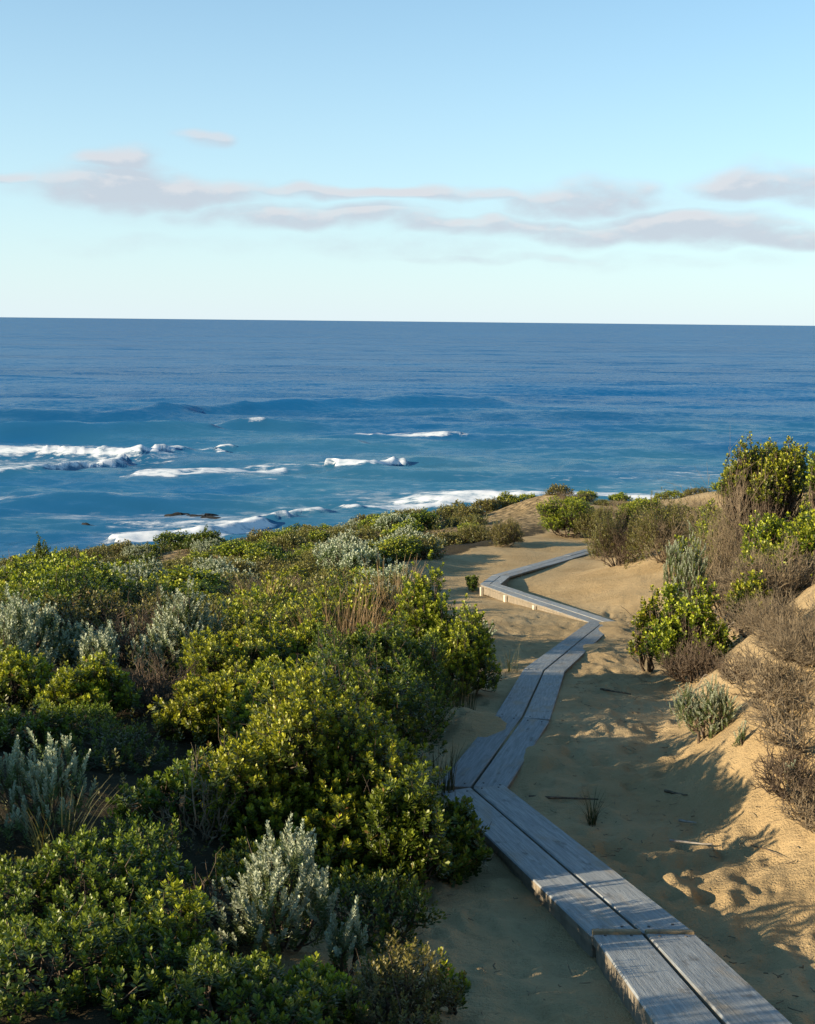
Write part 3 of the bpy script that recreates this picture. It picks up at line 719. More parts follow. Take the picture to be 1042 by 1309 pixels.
def twig_meshes(name, seed, rx, ry, h, n1=40, n2=9, n3=4, thick=.006, leaf_kind=None, leaf_frac=.1, detail='', upright=.35):
    """a leafless tangle of forking stems; returns (foliage or None, branches)"""
    rg = np.random.default_rng(seed)
    a = rg.uniform(0, 6.283, n1); q = np.sqrt(rg.random(n1))
    tip = np.stack([np.cos(a) * q * rx, np.sin(a) * q * ry, h * (1.0 - .55 * q * q) * rg.uniform(.45, .9, n1)], 1)
    base = np.stack([np.cos(a) * q * rx * .25, np.sin(a) * q * ry * .25, np.full(n1, -.05)], 1)
    p1 = curve_paths(rg, base, tip, 6, sag=.05, wob=.06)
    parts = [tubes(p1, np.linspace(thick * 1.6, thick * .6, 6)[None].repeat(n1, 0), 5)]
    def sub(paths, n, lenf, r0, r1, k=4):
        m = len(paths); kk = paths.shape[1]
        i = np.repeat(np.arange(m), n); t = rg.uniform(.3, 1.0, m * n) * (kk - 1)
        lo = np.minimum(t.astype(int), kk - 2); f = (t - lo)[:, None]
        s = paths[i, lo] * (1 - f) + paths[i, lo + 1] * f
        d = paths[i, -1] - paths[i, 0]; L = np.linalg.norm(d, axis=1, keepdims=True); d = d / L
        dd = d * .7 + rg.normal(0, .55, d.shape) + np.array([0, 0, upright]); dd /= np.linalg.norm(dd, axis=1, keepdims=True)
        e = s + dd * L * lenf * rg.uniform(.6, 1.3, (m * n, 1)); e[:, 2] = np.maximum(e[:, 2], .02)
        P = curve_paths(rg, s, e, k, sag=.02, wob=.07)
        return P, tubes(P, np.linspace(r0, r1, k)[None].repeat(m * n, 0), 3)
    p2, g2 = sub(p1, n2, .42, thick * .6, thick * .3); parts.append(g2)
    p3, g3 = sub(p2, n3, .45, thick * .33, thick * .14, 2); parts.append(g3)
    V, Q = join_tubes(parts)
    br = mesh_np(name + '_branches', V, quads=Q, smooth_shade=True)
    fol = None
    if leaf_kind:
        ends = np.concatenate([p2[:, -1], p3[:, -1]]); dr = np.concatenate([p2[:, -1] - p2[:, -2], p3[:, -1] - p3[:, -2]])
        cl = vnoise(ends[:, 0] * 2.2 / rx + 5, ends[:, 1] * 2.2 / ry + ends[:, 2] * 2, seed) + .5
        k = cl > (1 - leaf_frac * 1.6)
        if k.sum() > 4:
            ends, dr = ends[k], dr[k] / np.linalg.norm(dr[k], axis=1, keepdims=True) + np.array([0, 0, .5])
            V, Fc, At = place_shoots(rg, ends, dr, rg.uniform(.8, 1.2, len(ends)), temps(leaf_kind + detail), np.full(len(ends), .8))
            fol = mesh_np(name + '_foliage', V, tris=Fc, attrs=At)
    return fol, br

def blades_mesh(name, seed, n, r, h, lean=.45, w=.005):
    rg = np.random.default_rng(seed); k = 5
    a = rg.uniform(0, 6.283, n); q = np.sqrt(rg.random(n)) * r; la = a + rg.normal(0, .6, n); ln = rg.uniform(.1, 1, n) * lean
    hh = h * rg.uniform(.5, 1.05, n); t = np.linspace(0, 1, k)
    b = np.stack([q * np.cos(a), q * np.sin(a), np.full(n, -.03)], 1)
    P = b[:, None, :] + np.stack([np.cos(la)[:, None] * (ln * hh)[:, None] * t ** 2, np.sin(la)[:, None] * (ln * hh)[:, None] * t ** 2, hh[:, None] * (t - .25 * ln[:, None] * t ** 2)], -1)
    s = np.stack([-np.sin(la), np.cos(la), np.zeros(n)], 1)[:, None, :] * (w * (1 - .85 * t))[None, :, None]
    V = np.stack([P - s, P + s], 2).reshape(-1, 3)
    i, j = np.meshgrid(np.arange(n), np.arange(k - 1), indexing='ij'); bb = (i * k + j) * 2
    Q = np.stack([bb, bb + 1, bb + 3, bb + 2], -1).reshape(-1, 4)
    v = np.repeat(rg.random(n), k * 2); tt = np.tile(np.repeat(t, 2), n)
    return mesh_np(name, V, quads=Q, attrs={'v': v, 't': tt})

# ------------------------------------------------------------------ plants: placing
def plant(name, cat, label, meshes, mat, bark, x, y, rz=0.0, sc=(1, 1, 1), group=None, dz=0.0, leaf_part='foliage', branch_part='branches'):
    o = empty(name, (x, y, float(ground(x, y)) + dz), rz, sc)
    tag(o, label, cat, group)
    fol, br = meshes
    if fol is not None: link(leaf_part, fol, mat, o)
    if br is not None: link(branch_part, br, bark, o)
    return o
def spot(px, dist):                 # ground point in the direction of image column px at ground distance dist
    d = ray(px, 900); t = dist / d[1]; return d[0] * t, dist
def top_height(px, py, x, y):       # height a thing at (x, y) needs to reach image row py
    d = ray(px, py); return CAM_Z + d[2] * (y / d[1]) - float(ground(x, y))
def hero(label, px, py_top, dist, wpx, kind='green', mat=None, bark=None, name='shrub', cat='shrub', depth=1.0, seed=1, group=None, **kw):
    x, y = spot(px, dist); h = max(.18, top_height(px, py_top, x, y)); rx = wpx / F * dist * 1.02 / 2
    ms = shrub_meshes(name, seed, rx, rx * depth, h * .97, kind, **kw)
    return plant(name, cat, label, ms, mat or M_GREEN, bark or M_BARK, x, y, group=group)

# near left, beside the deck
hero('large dense yellow-green shrub bulging beside the boardwalk corner', 405, 868, 6.2, 330, depth=1.35, seed=11, size=.9, dens=640, lobes=16, inner=.35, spread=.78)
hero('rounded yellow-green shrub just behind the large bulging one', 335, 836, 7.9, 190, seed=12, dens=520, lobes=10)
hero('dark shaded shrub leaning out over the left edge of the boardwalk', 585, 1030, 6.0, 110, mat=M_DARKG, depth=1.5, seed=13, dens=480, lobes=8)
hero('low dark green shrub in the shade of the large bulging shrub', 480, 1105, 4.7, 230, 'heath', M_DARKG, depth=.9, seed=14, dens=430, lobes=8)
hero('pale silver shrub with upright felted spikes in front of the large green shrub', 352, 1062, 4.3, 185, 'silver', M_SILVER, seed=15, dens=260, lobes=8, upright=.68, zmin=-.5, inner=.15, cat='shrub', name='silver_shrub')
hero('small silver sprig rising from the large green shrub', 388, 1030, 4.95, 42, 'silver', M_SILVER, seed=16, dens=260, lobes=3, upright=.8, zmin=.0, name='silver_shrub')
hero('small silver shrub beside the pale spiked one', 438, 1155, 4.15, 70, 'silver', M_SILVER, seed=17, dens=260, lobes=4, upright=.75, zmin=.0, name='silver_shrub')
hero('tall silver-green shrub half in shade above the low sprawling shrubs', 45, 935, 5.4, 170, 'silver', M_SILVER, seed=18, dens=170, lobes=9, upright=.78, zmin=-.2, name='silver_shrub')
hero('low sprawling green shrub below the tall silver-green shrub', 95, 1080, 4.3, 290, mat=M_DARKG, seed=19, size=.72, dens=620, lobes=12, upright=.7, spread=.8)
hero('low olive sprawling shrub with open leafy shoots and bare stems', 60, 1165, 3.55, 330, mat=M_DARKG, seed=20, size=.72, dens=511, lobes=10, upright=.75, spread=.8)
hero('small open green shrub with loose upright shoots among dark bare stems', 215, 1135, 3.9, 150, seed=21, size=.72, dens=511, lobes=5, upright=.8)
hero('low green shrub at the foot of the pale silver shrub', 400, 1235, 3.7, 170, seed=22, size=.72, dens=511, lobes=8, upright=.75)
hero('small bright leafy sprig at the edge of the sand by the boardwalk', 583, 1225, 3.95, 60, seed=23, size=.72, dens=589, lobes=4, upright=.8)
hero('sparse green shrub filling the dark hollow between the silver shrubs', 235, 1200, 3.6, 200, mat=M_DARKG, seed=24, size=.72, dens=465, lobes=6, upright=.75)
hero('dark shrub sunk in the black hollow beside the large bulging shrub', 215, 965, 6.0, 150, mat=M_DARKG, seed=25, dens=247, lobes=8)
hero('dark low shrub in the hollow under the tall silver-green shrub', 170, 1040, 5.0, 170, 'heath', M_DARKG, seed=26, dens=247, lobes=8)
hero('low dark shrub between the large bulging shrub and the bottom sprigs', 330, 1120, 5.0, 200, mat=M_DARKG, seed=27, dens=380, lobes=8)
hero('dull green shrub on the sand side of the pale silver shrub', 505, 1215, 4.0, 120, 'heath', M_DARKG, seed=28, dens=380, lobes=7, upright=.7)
for _x, _y, _r, _h, _t in ((-2.75, 4.9, .6, .70, 'beside the tall silver-green shrub'), (-2.2, 2.3, .6, .85, 'beside the low olive sprawling shrub'), (-3.6, 6.2, .8, 1.2, 'behind the tall silver-green shrub'),):  # out-of-frame shrubs, added to cast shade on the left scrub
    plant('shrub', 'shrub', 'green shrub added unseen for shade ' + _t + ', away from the sand', shrub_meshes('shrub', int(_h * 50 + _y * 10), _r, _r, _h, 'green', detail='_mid', dens=260, lobes=9), M_GREEN, M_BARK, _x, _y)
hero('dark olive shrub spreading at the bottom between the silver shrub and the leafy sprig', 500, 1215, 3.75, 190, 'heath', M_OLIVE, seed=29, size=.8, dens=620, lobes=11, upright=.65, spread=.8, name='heath_shrub')
hero('low green carpet of shoots below the pale silver shrub', 290, 1235, 3.35, 290, mat=M_DARKG, seed=30, size=.72, dens=589, lobes=11, upright=.7, spread=.85)
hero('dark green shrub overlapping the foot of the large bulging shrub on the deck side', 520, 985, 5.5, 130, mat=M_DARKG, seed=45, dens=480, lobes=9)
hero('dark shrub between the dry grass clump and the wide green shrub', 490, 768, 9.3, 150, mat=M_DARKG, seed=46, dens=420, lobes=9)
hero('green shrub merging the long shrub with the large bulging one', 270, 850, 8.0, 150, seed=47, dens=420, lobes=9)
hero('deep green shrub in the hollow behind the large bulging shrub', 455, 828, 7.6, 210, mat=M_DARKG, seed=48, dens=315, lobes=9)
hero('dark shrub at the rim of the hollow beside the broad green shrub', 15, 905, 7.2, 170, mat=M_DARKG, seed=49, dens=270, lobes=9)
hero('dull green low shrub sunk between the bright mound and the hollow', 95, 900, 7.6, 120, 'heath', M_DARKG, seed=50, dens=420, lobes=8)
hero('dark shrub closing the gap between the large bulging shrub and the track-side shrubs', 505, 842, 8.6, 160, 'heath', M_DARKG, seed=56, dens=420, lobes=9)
# second row on the left
hero('bright green mounded shrub in front of the brown twiggy bush', 105, 842, 8.2, 130, seed=31, dens=430, lobes=9)
hero('broad green shrub left of the bright mounded one', 15, 832, 8.6, 150, seed=32, dens=430, lobes=9)
hero('dark green shrub in the hollow behind the tall silver-green shrub', 130, 925, 7.0, 200, 'heath', M_DARKG, seed=33, dens=247, lobes=8)
hero('silver-tipped shrub with open spikes beside the broad silver mound', 132, 785, 9.6, 60, 'silver', M_SILVER, detail='_mid', seed=34, dens=190, lobes=5, upright=.8, name='silver_shrub')
hero('pale silver shrub at the edge of the dark hollow', 15, 768, 10.4, 95, 'silver', M_SILVER, detail='_mid', seed=35, dens=190, lobes=6, upright=.75, name='silver_shrub')
hero('broad pale silver mound rising above the green shrubs', 233, 752, 11.0, 125, 'silver', M_SILVER, detail='_mid', seed=36, dens=190, lobes=9, upright=.72, name='silver_shrub')
hero('long green shrub in front of the broad silver mound', 300, 790, 9.6, 200, seed=37, dens=400, lobes=12)
hero('dense bright green shrub beside the dry grass clump', 390, 775, 10.2, 120, seed=38, dens=420, lobes=8)
hero('dark green shrub below the dry grass clump', 430, 790, 8.9, 150, 'heath', M_DARKG, seed=39, dens=285, lobes=8)
hero('tall bright-topped green shrub overhanging the sandy track, its near side in shade', 538, 735, 11.2, 120, seed=40, dens=430, lobes=10)
hero('wide green shrub spilling onto the sand beside the track', 588, 768, 10.6, 108, depth=1.3, seed=41, dens=430, lobes=9)
hero('dark low shrub at the foot of the tall bright-topped shrub', 530, 806, 9.9, 140, 'heath', M_DARKG, seed=42, dens=400, lobes=7)
hero('lone rounded bush standing out on the heath rim against the sea', 62, 682, 31.0, 34, mat=M_DARKG, seed=44, detail='_mid', dens=240, lobes=8)
hero('dark rounded shrub casting a broad shade in the heath', 60, 735, 14.0, 200, mat=M_DARKG, seed=43, detail='_mid', dens=260, lobes=9)

def hero_twig(label, px, py_top, dist, wpx, seed, mat=None, name='twiggy_bush', cat='bush', depth=1.0, leaf_mat=None, **kw):
    x, y = spot(px, dist); h = max(.15, top_height(px, py_top, x, y)); rx = wpx / F * dist / 2
    ms = twig_meshes(name, seed, rx, rx * depth, h, **kw)
    return plant(name, cat, label, ms, leaf_mat or M_GREEN, mat or M_GREYTWIG, x, y)
hero_twig('bare brown twiggy bush between bright green shrubs', 190, 838, 8.7, 130, 51, M_BARK, n1=46, n2=8, n3=4)
hero_twig('bare brown twigs behind the open silver-tipped shrub', 175, 745, 11.8, 70, 52, M_BARK, n1=30, n2=7, n3=3)
hero_twig('dark leafless stems under the dry grass clump', 462, 800, 10.3, 70, 53, M_GREYTWIG, n1=40, n2=6, n3=3)
hero_twig('tangle of bare stems in the dark hollow beside the large green shrub', 255, 975, 5.6, 110, 54, M_GREYTWIG, n1=16, n2=3, n3=2, thick=.005)
hero_twig('thin brown bare stems in the dark gap behind the pale silver shrub', 255, 1110, 4.3, 100, 55, M_BARK, n1=22, n2=3, n3=1, thick=.004)

def grass(label, px, py_top, dist, wpx, seed, mat, n=160, name='grass_tussock', lean=.5, w=.004, group=None):
    x, y = spot(px, dist); h = max(.1, top_height(px, py_top, x, y))
    o = link(name, blades_mesh(name, seed, n, wpx / F * dist / 2, h, lean, w), mat, None, (x, y, float(ground(x, y))))
    tag(o, label, 'grass', group); return o
grass('tall dry straw-coloured grass clump above the dark stems', 440, 745, 11.0, 110, 61, M_STRAW, 420, w=.006)
grass('dry brown grass tuft in the heath by the open sand', 498, 705, 14.5, 60, 62, M_STRAW, 200, w=.007)
grass('pale straw grass tuft standing among the green shrubs', 330, 728, 14.5, 36, 63, M_STRAW, 160, w=.007)
grass('thin dark reed tuft at the boardwalk corner', 566, 935, 7.35, 36, 64, M_SEDGE, 46, lean=.35)
grass('dark upright sedge on shaded sand beside the fallen stick', 762, 1003, 6.75, 10, 65, M_SEDGE, 44, lean=.75, w=.003)
grass('small sedge on the sand between the wide green shrub and the deck', 651, 815, 12.6, 22, 66, M_SEDGE, 26, lean=.5)
grass('green sedge clump in the shade by the wide green shrub', 565, 850, 9.6, 90, 67, M_SEDGE, 160, lean=.4)
grass('dry sedge at the rim of the dark hollow', 70, 985, 4.9, 60, 68, M_SEDGE, 50, lean=.6)

# right bank
def base_spot(px, py): p = hit_ground(px, py); return float(p[0]), float(p[1])
def right(label, px, py_base, py_top, wpx, kind='green', mat=None, name='shrub', cat='shrub', seed=1, depth=1.0, hmin=.2, bark=None, **kw):
    x, y = base_spot(px, py_base); h = max(hmin, top_height(px, py_top, x, y)); rx = wpx / F * y / 2
    ms = shrub_meshes(name, seed, rx, rx * depth, h, kind, **kw)
    return plant(name, cat, label, ms, mat or M_GREEN, bark or M_BARK, x, y)
def at_spot(label, px, py_top, dist, wpx, kind='green', mat=None, **kw):
    return hero(label, px, py_top, dist, wpx, kind, mat, **kw)
right('small silver-tipped green shrub alone on the sandy bank', 900, 946, 862, 96, 'silver', M_SILVER, 'silver_shrub', seed=71, dens=480, lobes=7, upright=.6, zmin=-.5, size=.65, twig_frac=.1)
right('tiny silver sprig beside the lone silver-tipped shrub', 948, 955, 915, 18, 'silver', M_SILVER, 'silver_shrub', seed=72, dens=160, lobes=2, upright=.8, size=.7)
at_spot('bright green shrub with dead stems at its foot where the bank begins', 876, 730, 11.9, 125, seed=73, detail='_mid', dens=260, lobes=9, bare=.22, upright=.7)
at_spot('small green side bush reaching over the sand beside the bright green shrub', 828, 745, 12.6, 50, seed=74, detail='_mid', dens=235, lobes=5, bare=.25, upright=.7)
at_spot('silver-grey shrub with upright spikes behind the bright green shrub', 868, 672, 15.8, 62, 'silver', M_SILVER, seed=75, dens=220, lobes=6, upright=.85, name='silver_shrub')
at_spot('tall wind-shaped shrub with a dense green top on bare brown limbs', 962, 560, 17.0, 118, seed=76, detail='_mid', dens=260, lobes=12, flat=True, zmin=-.6, tubes_r=1.5, twig_frac=.6, name='tall_shrub')
at_spot('tall green shrub beside the wind-shaped one, its stems bare', 1045, 566, 15.6, 90, seed=77, detail='_mid', dens=260, lobes=9, flat=True, zmin=-.6, tubes_r=1.4, twig_frac=.6, name='tall_shrub')
at_spot('green shrub below the tall wind-shaped shrub', 990, 635, 14.4, 115, seed=78, detail='_mid', dens=260, lobes=10, bare=.2)
at_spot('small yellow-green shrub in front of bleached dead limbs', 940, 690, 14.6, 36, seed=79, dens=360, lobes=4, bare=.2)
at_spot('green shrub among the grey twigs on top of the bank', 960, 680, 12.9, 84, seed=80, detail='_mid', dens=210, lobes=6, bare=.35)
at_spot('bright leafy shrub beside the tangle of grey twigs', 1035, 628, 13.2, 110, seed=81, detail='_mid', dens=260, lobes=9, bare=.25)
at_spot('leafy green shrub poking through the front of the grey twig tangle', 952, 712, 12.0, 66, seed=95, detail='_mid', dens=240, lobes=7, bare=.2)
hero_twig('broad tangle of grey leafless twigs along the top of the bank', 1003, 700, 12.4, 180, 83, M_GREYTWIG, n1=90, n2=11, n3=5, depth=.6, thick=.007)
at_spot('olive shrub with brown stems under the wind-shaped crown', 940, 612, 18.0, 120, 'heath', M_OLIVE, seed=91, detail='_mid', dens=200, lobes=8, bare=.15, twig_frac=.5, name='heath_shrub')
hero_twig('brown leafless bush under the tall wind-shaped shrub', 930, 618, 16.4, 110, 84, M_GREYTWIG, n1=60, n2=9, n3=5)
hero_twig('grey dead tangle at the foot of the bright green shrub', 890, 815, 11.2, 84, 85, M_BARK, n1=50, n2=8, n3=4)
hero_twig('low grey wiry bush hanging over the sandy bank', 1030, 792, 8.8, 220, 86, M_GREYTWIG, n1=115, n2=10, n3=5, thick=.004, depth=.9)
hero_twig('low dark wiry mat beside the lone silver-tipped shrub', 955, 862, 9.3, 90, 87, M_BARK, n1=50, n2=9, n3=4, thick=.004)
hero_twig('dry grey wiry bush at the foot of the bank', 1040, 930, 7.6, 150, 88, M_GREYTWIG, n1=110, n2=9, n3=5, thick=.004)
def twig_mat(label, px, py, wpx, h, seed, mat=None):
    x, y = base_spot(px, py); rx = wpx / F * y / 2
    ms = twig_meshes('twiggy_bush', seed, rx, rx * 1.3, h, n1=52, n2=9, n3=4, thick=.0048, upright=.15)
    plant('twiggy_bush', 'bush', label, ms, M_OLIVE, mat or M_GREYTWIG, x, y)
twig_mat('low grey wiry mat draped on the bank above the lone silver-tipped shrub', 1000, 885, 150, .25, 121)
twig_mat('grey wiry mat spilling down the sunlit bank', 1035, 945, 170, .25, 122)
twig_mat('brownish wiry mat low on the bank beside the straw sedge', 1022, 1010, 130, .20, 123, M_BARK)
twig_mat('wiry grey tuft at the lower end of the bank vegetation', 1050, 1050, 90, .14, 124)
grass('dry straw sedge at the foot of the wiry bush on the bank', 1000, 985, 7.0, 60, 89, M_STRAW, 60, lean=.7, w=.003)
right('tiny silver seedling in the wiry bush on the bank', 1010, 1000, 975, 14, 'silver', M_SILVER, 'silver_shrub', seed=90, dens=260, lobes=5, upright=.8, size=.5, hmin=.08)

at_spot('green shrub between the tall wind-shaped shrub and the far brown bush', 905, 630, 20.5, 80, seed=92, detail='_mid', dens=250, lobes=9, bare=.15)
at_spot('yellow-green shrub behind the silver-grey spiked shrub', 880, 655, 19.0, 60, seed=93, detail='_mid', dens=250, lobes=7, bare=.15)
at_spot('mixed green shrub filling the bank top under the tall crowns', 1010, 690, 13.8, 90, seed=94, detail='_mid', dens=250, lobes=9)
# shrubs round the far sand
right('dark green rounded shrub at the head of the open sand', 722, 684, 636, 110, mat=M_GREEN, seed=101, detail='_mid', dens=200, lobes=9)
right('green shrub growing from the edge of the open sand slope', 806, 685, 640, 50, seed=102, detail='_mid', dens=210, lobes=7)
right('olive shrub between the two green shrubs at the head of the sand', 765, 688, 640, 64, 'heath', M_OLIVE, seed=103, detail='_mid', dens=220, lobes=7)
right('brown-green trailing shrub over the side of the open sand slope', 775, 712, 680, 56, 'heath', M_OLIVE, seed=104, detail='_mid', dens=200, lobes=6)
right('olive shrub mound left of the open sand with a long shadow', 645, 698, 660, 60, 'heath', M_OLIVE, seed=105, detail='_mid', dens=230, lobes=8)
right('low olive shrub beside the mound left of the open sand', 605, 694, 662, 60, 'heath', M_OLIVE, seed=106, detail='_mid', dens=230, lobes=8)
right('small dark round bush at the far bend of the boardwalk', 604, 755, 730, 24, mat=M_DARKG, seed=107, detail='_mid', dens=300, lobes=5)
right('low grey-green cushion plant on the sand by the wide green shrub', 620, 812, 795, 40, 'silver', M_SILVER, 'silver_shrub', seed=108, detail='_mid', dens=150, lobes=5, hmin=.12)
right('tiny grey plant on the striped shadow below the far bend', 597, 785, 776, 18, 'silver', M_SILVER, 'silver_shrub', seed=109, detail='_mid', dens=150, lobes=3, hmin=.1)
hero_twig('brown leafless bush at the far edge of the open sand slope', 850, 640, 26.0, 90, 110, M_GREYTWIG, n1=50, n2=8, n3=5, thick=.008, leaf_kind='heath', detail='_mid', leaf_frac=.35, leaf_mat=M_OLIVE)
hero_twig('brown wiry bush between the far green shrubs', 785, 650, 28.0, 70, 111, M_BARK, n1=50, n2=8, n3=5, thick=.008, leaf_kind='heath', detail='_mid', leaf_frac=.35, leaf_mat=M_OLIVE)

# ---- heath left of the track: copies of a few kinds
LIB = {}
def lib(kind):
    if kind in LIB: return LIB[kind]
    s = 200 + len(LIB) * 10; out = []
    for k in range(3):
        r = .62 + .1 * k; h = .72 + .1 * k
        if kind == 'green_mid': out.append(shrub_meshes(kind, s + k, r, r, h, 'green', detail='_mid', dens=210, lobes=9, twig_frac=.15))
        if kind == 'green_far': out.append(shrub_meshes(kind, s + k, r, r, h, 'green', detail='_far', dens=110, lobes=10, twig_frac=.1))
        if kind == 'heath_mid': out.append(shrub_meshes(kind, s + k, r, r, h * .85, 'heath', detail='_mid', dens=240, lobes=9, upright=.7, twig_frac=.3))
        if kind == 'heath_far': out.append(shrub_meshes(kind, s + k, r, r, h * .85, 'heath', detail='_far', dens=130, lobes=10, upright=.7, twig_frac=.3))
        if kind == 'silver_mid': out.append(shrub_meshes(kind, s + k, r, r, h * .9, 'silver', detail='_mid', dens=140, lobes=8, upright=.75, twig_frac=.2))
        if kind == 'silver_far': out.append(shrub_meshes(kind, s + k, r, r, h * .9, 'silver', detail='_far', dens=90, lobes=8, upright=.75, twig_frac=.2))
        if kind == 'twig': out.append(twig_meshes(kind, s + k, r, r, h * .9, 36, 7, 4, thick=.009))
    LIB[kind] = out; return out
HEATH = {
 'green': ('shrub', 'shrub', 'rounded bright green shrub in the heath sloping to the sea', 'bright green shrubs of the heath', M_GREEN, M_BARK),
 'dark': ('shrub', 'shrub', 'rounded dark green shrub in the heath sloping to the sea', 'dark green shrubs of the heath', M_DARKG, M_BARK),
 'olive': ('heath_shrub', 'shrub', 'low olive-brown fine-leaved shrub in the heath sloping to the sea', 'olive shrubs of the heath', M_OLIVE, M_BARK),
 'silver': ('silver_shrub', 'shrub', 'pale silver-grey shrub in the heath sloping to the sea', 'silver shrubs of the heath', M_SILVER, M_BARK),
 'twig': ('twiggy_bush', 'bush', 'brown leafless bush in the heath sloping to the sea', 'leafless bushes of the heath', None, M_GREYTWIG)}
def scatter_heath():
    rg = np.random.default_rng(21); pts = []; made = []
    def free(x, y, r):
        return all((x - a) ** 2 + (y - b) ** 2 > (r + c) ** 2 * .27 for a, b, c in pts)
    tries = 0
    while len(pts) < 300 and tries < 12000:
        tries += 1
        y = 11.5 + 42 * rg.random() ** .9; xl = -.36 * y - 1.0
        xr = np.interp(y, [11, 13, 16, 20, 26, 31, 37, 44, 50, 56], [-1.1, -.4, -.5, -.3, .3, .8, 1.0, 3.2, 5.0, 7.0]) - .1
        if y > 33: xr -= .3
        x = xl + (xr - xl) * rg.random()
        r = rg.uniform(.48, .92)
        if not free(x, y, r): continue
        pts.append((x, y, r))
        q = vnoise(x * .35, y * .35, 5) + .5 + rg.normal(0, .22); far = y > 23
        kind = 'olive' if q < .30 else 'green' if q < .58 else 'dark' if q < .68 else 'silver' if q < .84 else 'twig' if q < .92 else 'olive'
        key = {'green': 'green', 'dark': 'green', 'olive': 'heath', 'silver': 'silver'}.get(kind)
        ms = lib('twig' if kind == 'twig' else key + ('_far' if far else '_mid')); m = ms[rg.integers(0, 3)]
        nm, cat, lb, gp, mat, bark = HEATH[kind]
        s = r / .72; hz = s * rg.uniform(.75, 1.1) * (1.0 if y < 20 else .85)
        fol, br = m
        o = empty(nm, (x, y, float(ground(x, y)) - .03), rg.uniform(0, 6.28), (s, s, hz)); made.append((o, kind, x, y, r, xr))
        tag(o, lb, cat, gp)
        if fol is not None:
            f = link('foliage', fol, None, o)
            if not fol.materials: fol.materials.append(mat)
            f.material_slots[0].link = 'OBJECT'; f.material_slots[0].material = mat
        link('branches', br, bark, o)
    WORD = {'green': 'bright green shrub', 'dark': 'dark green shrub', 'olive': 'olive fine-leaved shrub', 'silver': 'silver-grey shrub', 'twig': 'leafless brown bush'}
    for o, kind, x, y, r, xr in made:
        size = 'small' if r < .58 else 'large' if r > .80 else 'middling'
        near = min((m for m in made if m[0] is not o), key=lambda m: (m[2] - x) ** 2 + (m[3] - y) ** 2)
        zone = 'on the heath rim' if ground(x, y) < CAM_Z - 8.6 else 'by the open sand' if xr - x < 1.3 else 'behind the near shrubs' if y < 16 else 'amid the heath'
        w2 = WORD[near[1]]; o['label'] = '%s %s %s, beside %s %s' % (size, WORD[kind], zone, 'an' if w2[0] == 'o' else 'a', w2)
        o['group'] = ('%s %s' % (WORD[kind], zone)).replace('shrub ', 'shrubs ').replace('bush ', 'bushes ')
    # beyond the sand on the right, along the brow
    HB = {'green': ('shrub', 'shrub', 'green shrub on the brow of the dune behind the open sand', 'green shrubs on the brow', M_GREEN, M_BARK),
          'olive': ('heath_shrub', 'shrub', 'olive-brown shrub on the brow of the dune behind the open sand', 'olive shrubs on the brow', M_OLIVE, M_BARK),
          'twig': ('twiggy_bush', 'bush', 'leafless brown bush on the brow of the dune behind the open sand', 'leafless bushes on the brow', None, M_GREYTWIG)}
    cnt = 0; tries = 0
    while cnt < 105 and tries < 6000:
        tries += 1
        y = rg.uniform(27, 54); lo = np.interp(y, [27, 31, 36, 42, 46, 54], [6.6, 7.0, 8.2, 6.6, 4.6, 5.2]); x = rg.uniform(lo, .36 * y + 2)
        r = rg.uniform(.45, .8)
        if abs(x - 5.6) < .5 and abs(y - 48) < 3: continue
        if not free(x, y, r): continue
        pts.append((x, y, r)); cnt += 1
        q = rg.random(); kind = 'green' if q < .45 else 'olive' if q < .78 else 'twig'
        ms = lib({'green': 'green_far', 'olive': 'heath_far', 'twig': 'twig'}[kind]); fol, br = ms[rg.integers(0, 3)]
        nm, cat, lb, gp, mat, bark = HB[kind]; s = r / .72
        lb = ('small ' if r < .58 else 'large ' if r > .7 else '') + lb.replace('on the brow of the dune', 'on the seaward brow' if y > 42 else 'above the sand slope')
        o = empty(nm, (x, y, float(ground(x, y)) - .03), rg.uniform(0, 6.28), (s, s, s * rg.uniform(.75, 1.1) * (.7 if y > 42 else 1))); tag(o, lb, cat, gp)
        if fol is not None:
            f = link('foliage', fol, None, o)
            f.material_slots[0].link = 'OBJECT'; f.material_slots[0].material = mat
        link('branches', br, bark, o)
scatter_heath()
def undergrowth():
    rg = np.random.default_rng(77); n = 12000
    y = 4.5 + 42 * rg.random(n) ** 1.25; x = (-.40 * y - 1.2) + rg.random(n) * (.40 * y + 1.2 + 6)
    s = x - np.interp(y, PROF_Y, PATH_X)
    edge = np.interp(y, [4, 8, 11, 13, 16, 20, 26, 31, 37, 44], [-.95, -1.0, -1.0, -1.9, -2.4, -3.3, -2.6, -3.4, -5.2, -5.0]) - .9 * np.abs(rg.normal(0, .5, n))
    k = s < edge; x, y = x[k], y[k]; n = len(x)
    hh = (.05 + .22 * rg.random(n) * (vnoise(x * 1.3, y * 1.3, 8) + .7)) * (1 + .01 * y)
    P = np.stack([x, y, ground(x, y) + hh - .06], 1)
    D = rg.normal(0, .35, (n, 3)) + np.array([0, 0, 1.0])
    V, Fc, At = place_shoots(rg, P, D, rg.uniform(.8, 1.3, n) * np.interp(y, [4, 8, 12, 40], [.45, .6, 1.0, 1.7]), temps('heath_mid'), np.full(n, .55))
    o = link('heath_undergrowth', mesh_np('heath_undergrowth', V, tris=Fc, attrs=At), M_OLIVE)
    tag(o, 'low olive undergrowth covering the ground between the heath shrubs', 'undergrowth', kind='stuff')
undergrowth()

